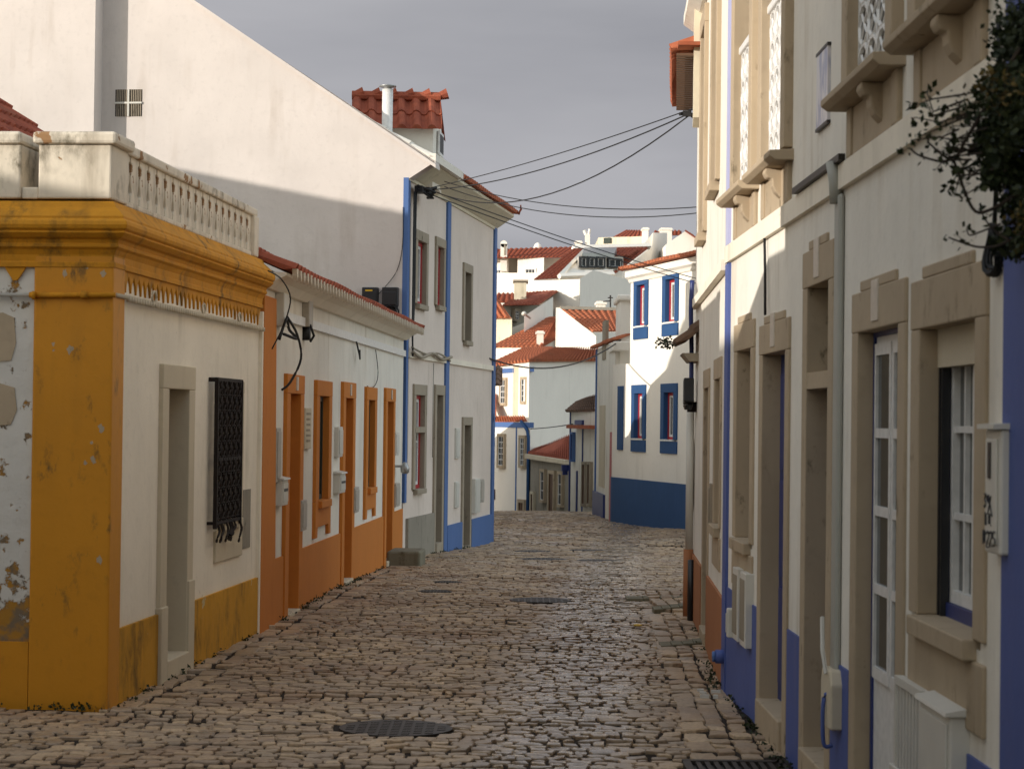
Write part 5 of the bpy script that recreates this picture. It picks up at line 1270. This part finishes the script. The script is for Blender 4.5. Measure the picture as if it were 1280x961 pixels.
# ================================================================== SHRUB hanging over the near right wall
q = thing('hanging_shrub', WR.P(8.2, .3, 2.9), 'dark green shrub with bare twigs hanging from above over the near right wall', 'shrub')
mb = MB()
def tw(px, r=.006, r1=.003, n=0.0, Y0=6.4):
    pts = [tuple(at(x, y, Y)) for x, y, Y in px]; mb.tube(pts, r, 5, r1); return [Vector(p) for p in pts]
T = []
T.append(tw([(1275, 240, 6.0), (1238, 262, 6.1), (1215, 260, 6.15), (1192, 288 - 87, 6.2), (1180, 203, 6.25), (1150, 195, 6.3), (1138, 186, 6.35)], .006, .003))
T.append(tw([(1275, 60, 6.0), (1240, 120, 6.05), (1210, 170, 6.1), (1190, 200, 6.2), (1160, 178, 6.3)], .008, .003))
T.append(tw([(1280, 290, 6.0), (1250, 306, 6.1), (1225, 309, 6.2), (1205, 304, 6.25), (1186, 297, 6.3)], .005, .0025))
T.append(tw([(1262, 300, 6.05), (1245, 290, 6.1), (1232, 275, 6.15), (1226, 262, 6.2)], .004, .002))
T.append(tw([(1250, 280, 6.05), (1225, 290, 6.15), (1212, 294, 6.2), (1208, 286, 6.2)], .0035, .002))
for i in range(26):
    a = (1265-random.random()*70, 110+random.random()*110); T.append(tw([(a[0], a[1], 6.0+.2*random.random()), (a[0]-20-20*random.random(), a[1]+30*(random.random()-.35), 6.15), (a[0]-38-30*random.random(), a[1]+45*(random.random()-.35), 6.2+.2*random.random())], .0035, .0015))
mb.build('branch', 'bark', q)
lf = MB()
for t in T:
    for p in t[-1:]+t[-2:-1]: leaves(lf, p, (.03, .03, .03), 5, .022)
def blob(px, py, Y, rx, rz, n, s): leaves(lf, at(px, py, Y), (rx, .22, rz), int(n*2.2), s*.62)
for i in range(26):
    x = 1243+random.random()*60; y_ = 60+random.random()*160
    if (x-1228)/60 < (60-abs(y_-130))/-200: continue
    blob(x, y_, 6.0+.3*random.random(), .055, .06, 170, .03)
for i in range(5): blob(1212+random.random()*34, 110+random.random()*70, 6.1, .04, .04, 55, .026)
for i in range(12): blob(1262+random.random()*40, 235+random.random()*75, 6.0+.2*random.random(), .05, .045, 120, .028)
for i in range(10): blob(1262+random.random()*70, 20+random.random()*60, 6.0+.3*random.random(), .08, .07, 160, .03)
for i in range(14):
    x = 1225+random.random()*40; y_ = 190+random.random()*15
    for k in range(10): leaves(lf, at(x+random.random()*6, y_+k*3.2, 6.05), (.012, .02, .01), 4, .028)
lf.build('foliage', 'leaf', q, recalc=False)
lf = MB()
for i in range(6): blob(1268+random.random()*20, 270+random.random()*40, 6.0, .03, .03, 14, .03)
for i in range(6): blob(1215+random.random()*50, 100+random.random()*60, 5.95, .05, .04, 8, .03)
lf.build('yellowed_foliage', 'leaf_y', q, recalc=False)
# ================================================================== LIGHT, SKY, CAMERA
AZ = math.radians(57); EL = math.radians(9.2)     # the sun travels towards +x,+y
s = Vector((math.sin(AZ)*math.cos(EL), math.cos(AZ)*math.cos(EL), -math.sin(EL)))
sd = bpy.data.lights.new('sun', 'SUN'); sd.energy = 2.3; sd.angle = math.radians(.35); sd.color = (1.0, .93, .84)
so = bpy.data.objects.new('sun', sd); COL.objects.link(so); so.rotation_euler = s.to_track_quat('-Z', 'Y').to_euler(); so.location = (-30, -20, 20)
W = bpy.data.worlds.new('World'); SC.world = W; W.use_nodes = True; nt = W.node_tree; nt.nodes.clear()
N = lambda k, **kw: (lambda x: ([setattr(x, a, v) for a, v in kw.items()], x)[1])(nt.nodes.new(k))
out = N('ShaderNodeOutputWorld'); bg = N('ShaderNodeBackground'); nt.links.new(bg.outputs[0], out.inputs[0])
sky = N('ShaderNodeTexSky', sky_type='NISHITA', sun_disc=False, sun_elevation=EL, sun_rotation=math.radians(57+180), dust_density=2.0, air_density=1.0)
hs = N('ShaderNodeHueSaturation'); hs.inputs['Saturation'].default_value = .45; nt.links.new(sky.outputs[0], hs.inputs['Color'])
wm = N('ShaderNodeMix', data_type='RGBA', blend_type='MULTIPLY'); wm.inputs[0].default_value = 1; nt.links.new(hs.outputs[0], wm.inputs[6]); wm.inputs[7].default_value = (1.0, 1.0, .96, 1)
tc = N('ShaderNodeTexCoord'); sp = N('ShaderNodeSeparateXYZ'); nt.links.new(tc.outputs['Generated'], sp.inputs[0])
mp = N('ShaderNodeMapping'); mp.inputs['Scale'].default_value = (2.0, 2.0, 9.0); nt.links.new(tc.outputs['Generated'], mp.inputs[0])
nz = N('ShaderNodeTexNoise'); nz.inputs['Scale'].default_value = 1.6; nz.inputs['Detail'].default_value = 5; nz.inputs['Roughness'].default_value = .5; nt.links.new(mp.outputs[0], nz.inputs['Vector'])
cr = N('ShaderNodeValToRGB'); nt.links.new(nz.outputs['Fac'], cr.inputs[0])
STR = .15
def c10(r, g, b): c = lin(r, g, b); return tuple(x/STR for x in c[:3])+(1,)
CL = [c10(115, 116, 121), c10(134, 134, 138)]
cr.color_ramp.elements[0].position = .33; cr.color_ramp.elements[1].position = .68
cr.color_ramp.elements[0].color = CL[0]; cr.color_ramp.elements[1].color = CL[1]
mr = N('ShaderNodeMapRange'); mr.inputs['From Min'].default_value = .0; mr.inputs['From Max'].default_value = .65; mr.interpolation_type = 'SMOOTHSTEP'; nt.links.new(sp.outputs[1], mr.inputs[0])
mx_ = N('ShaderNodeMapRange'); mx_.inputs['From Min'].default_value = -.2; mx_.inputs['From Max'].default_value = .9; mx_.inputs['To Min'].default_value = .36; mx_.inputs['To Max'].default_value = 3.1
dt = N('ShaderNodeVectorMath', operation='DOT_PRODUCT'); nt.links.new(tc.outputs['Generated'], dt.inputs[0]); dt.inputs[1].default_value = (.35, .32, .9); nt.links.new(dt.outputs['Value'], mx_.inputs[0])
vm = N('ShaderNodeVectorMath', operation='SCALE'); nt.links.new(wm.outputs[2], vm.inputs[0]); nt.links.new(mx_.outputs[0], vm.inputs['Scale'])
mm = N('ShaderNodeMix', data_type='RGBA'); nt.links.new(mr.outputs[0], mm.inputs[0]); nt.links.new(vm.outputs[0], mm.inputs[6]); nt.links.new(cr.outputs[0], mm.inputs[7])
nt.links.new(mm.outputs[2], bg.inputs[0]); bg.inputs[1].default_value = STR
cd_ = bpy.data.cameras.new('camera'); co = bpy.data.objects.new('camera', cd_); COL.objects.link(co)
from mathutils import Matrix
m = Matrix((RIGHT, UP, -_f)).transposed().to_4x4(); m.translation = Vector((0, 0, EYE)); co.matrix_world = m
cd_.lens = FP/1280*36; cd_.sensor_width = 36; cd_.clip_start = .5; cd_.clip_end = 6000
cd_.dof.use_dof = True; cd_.dof.focus_distance = 24; cd_.dof.aperture_fstop = 8
SC.camera = co
SC.view_settings.view_transform = 'Standard'; SC.view_settings.look = 'None'; SC.view_settings.gamma = 1; SC.view_settings.use_curve_mapping = False
SC.view_settings.exposure = .87
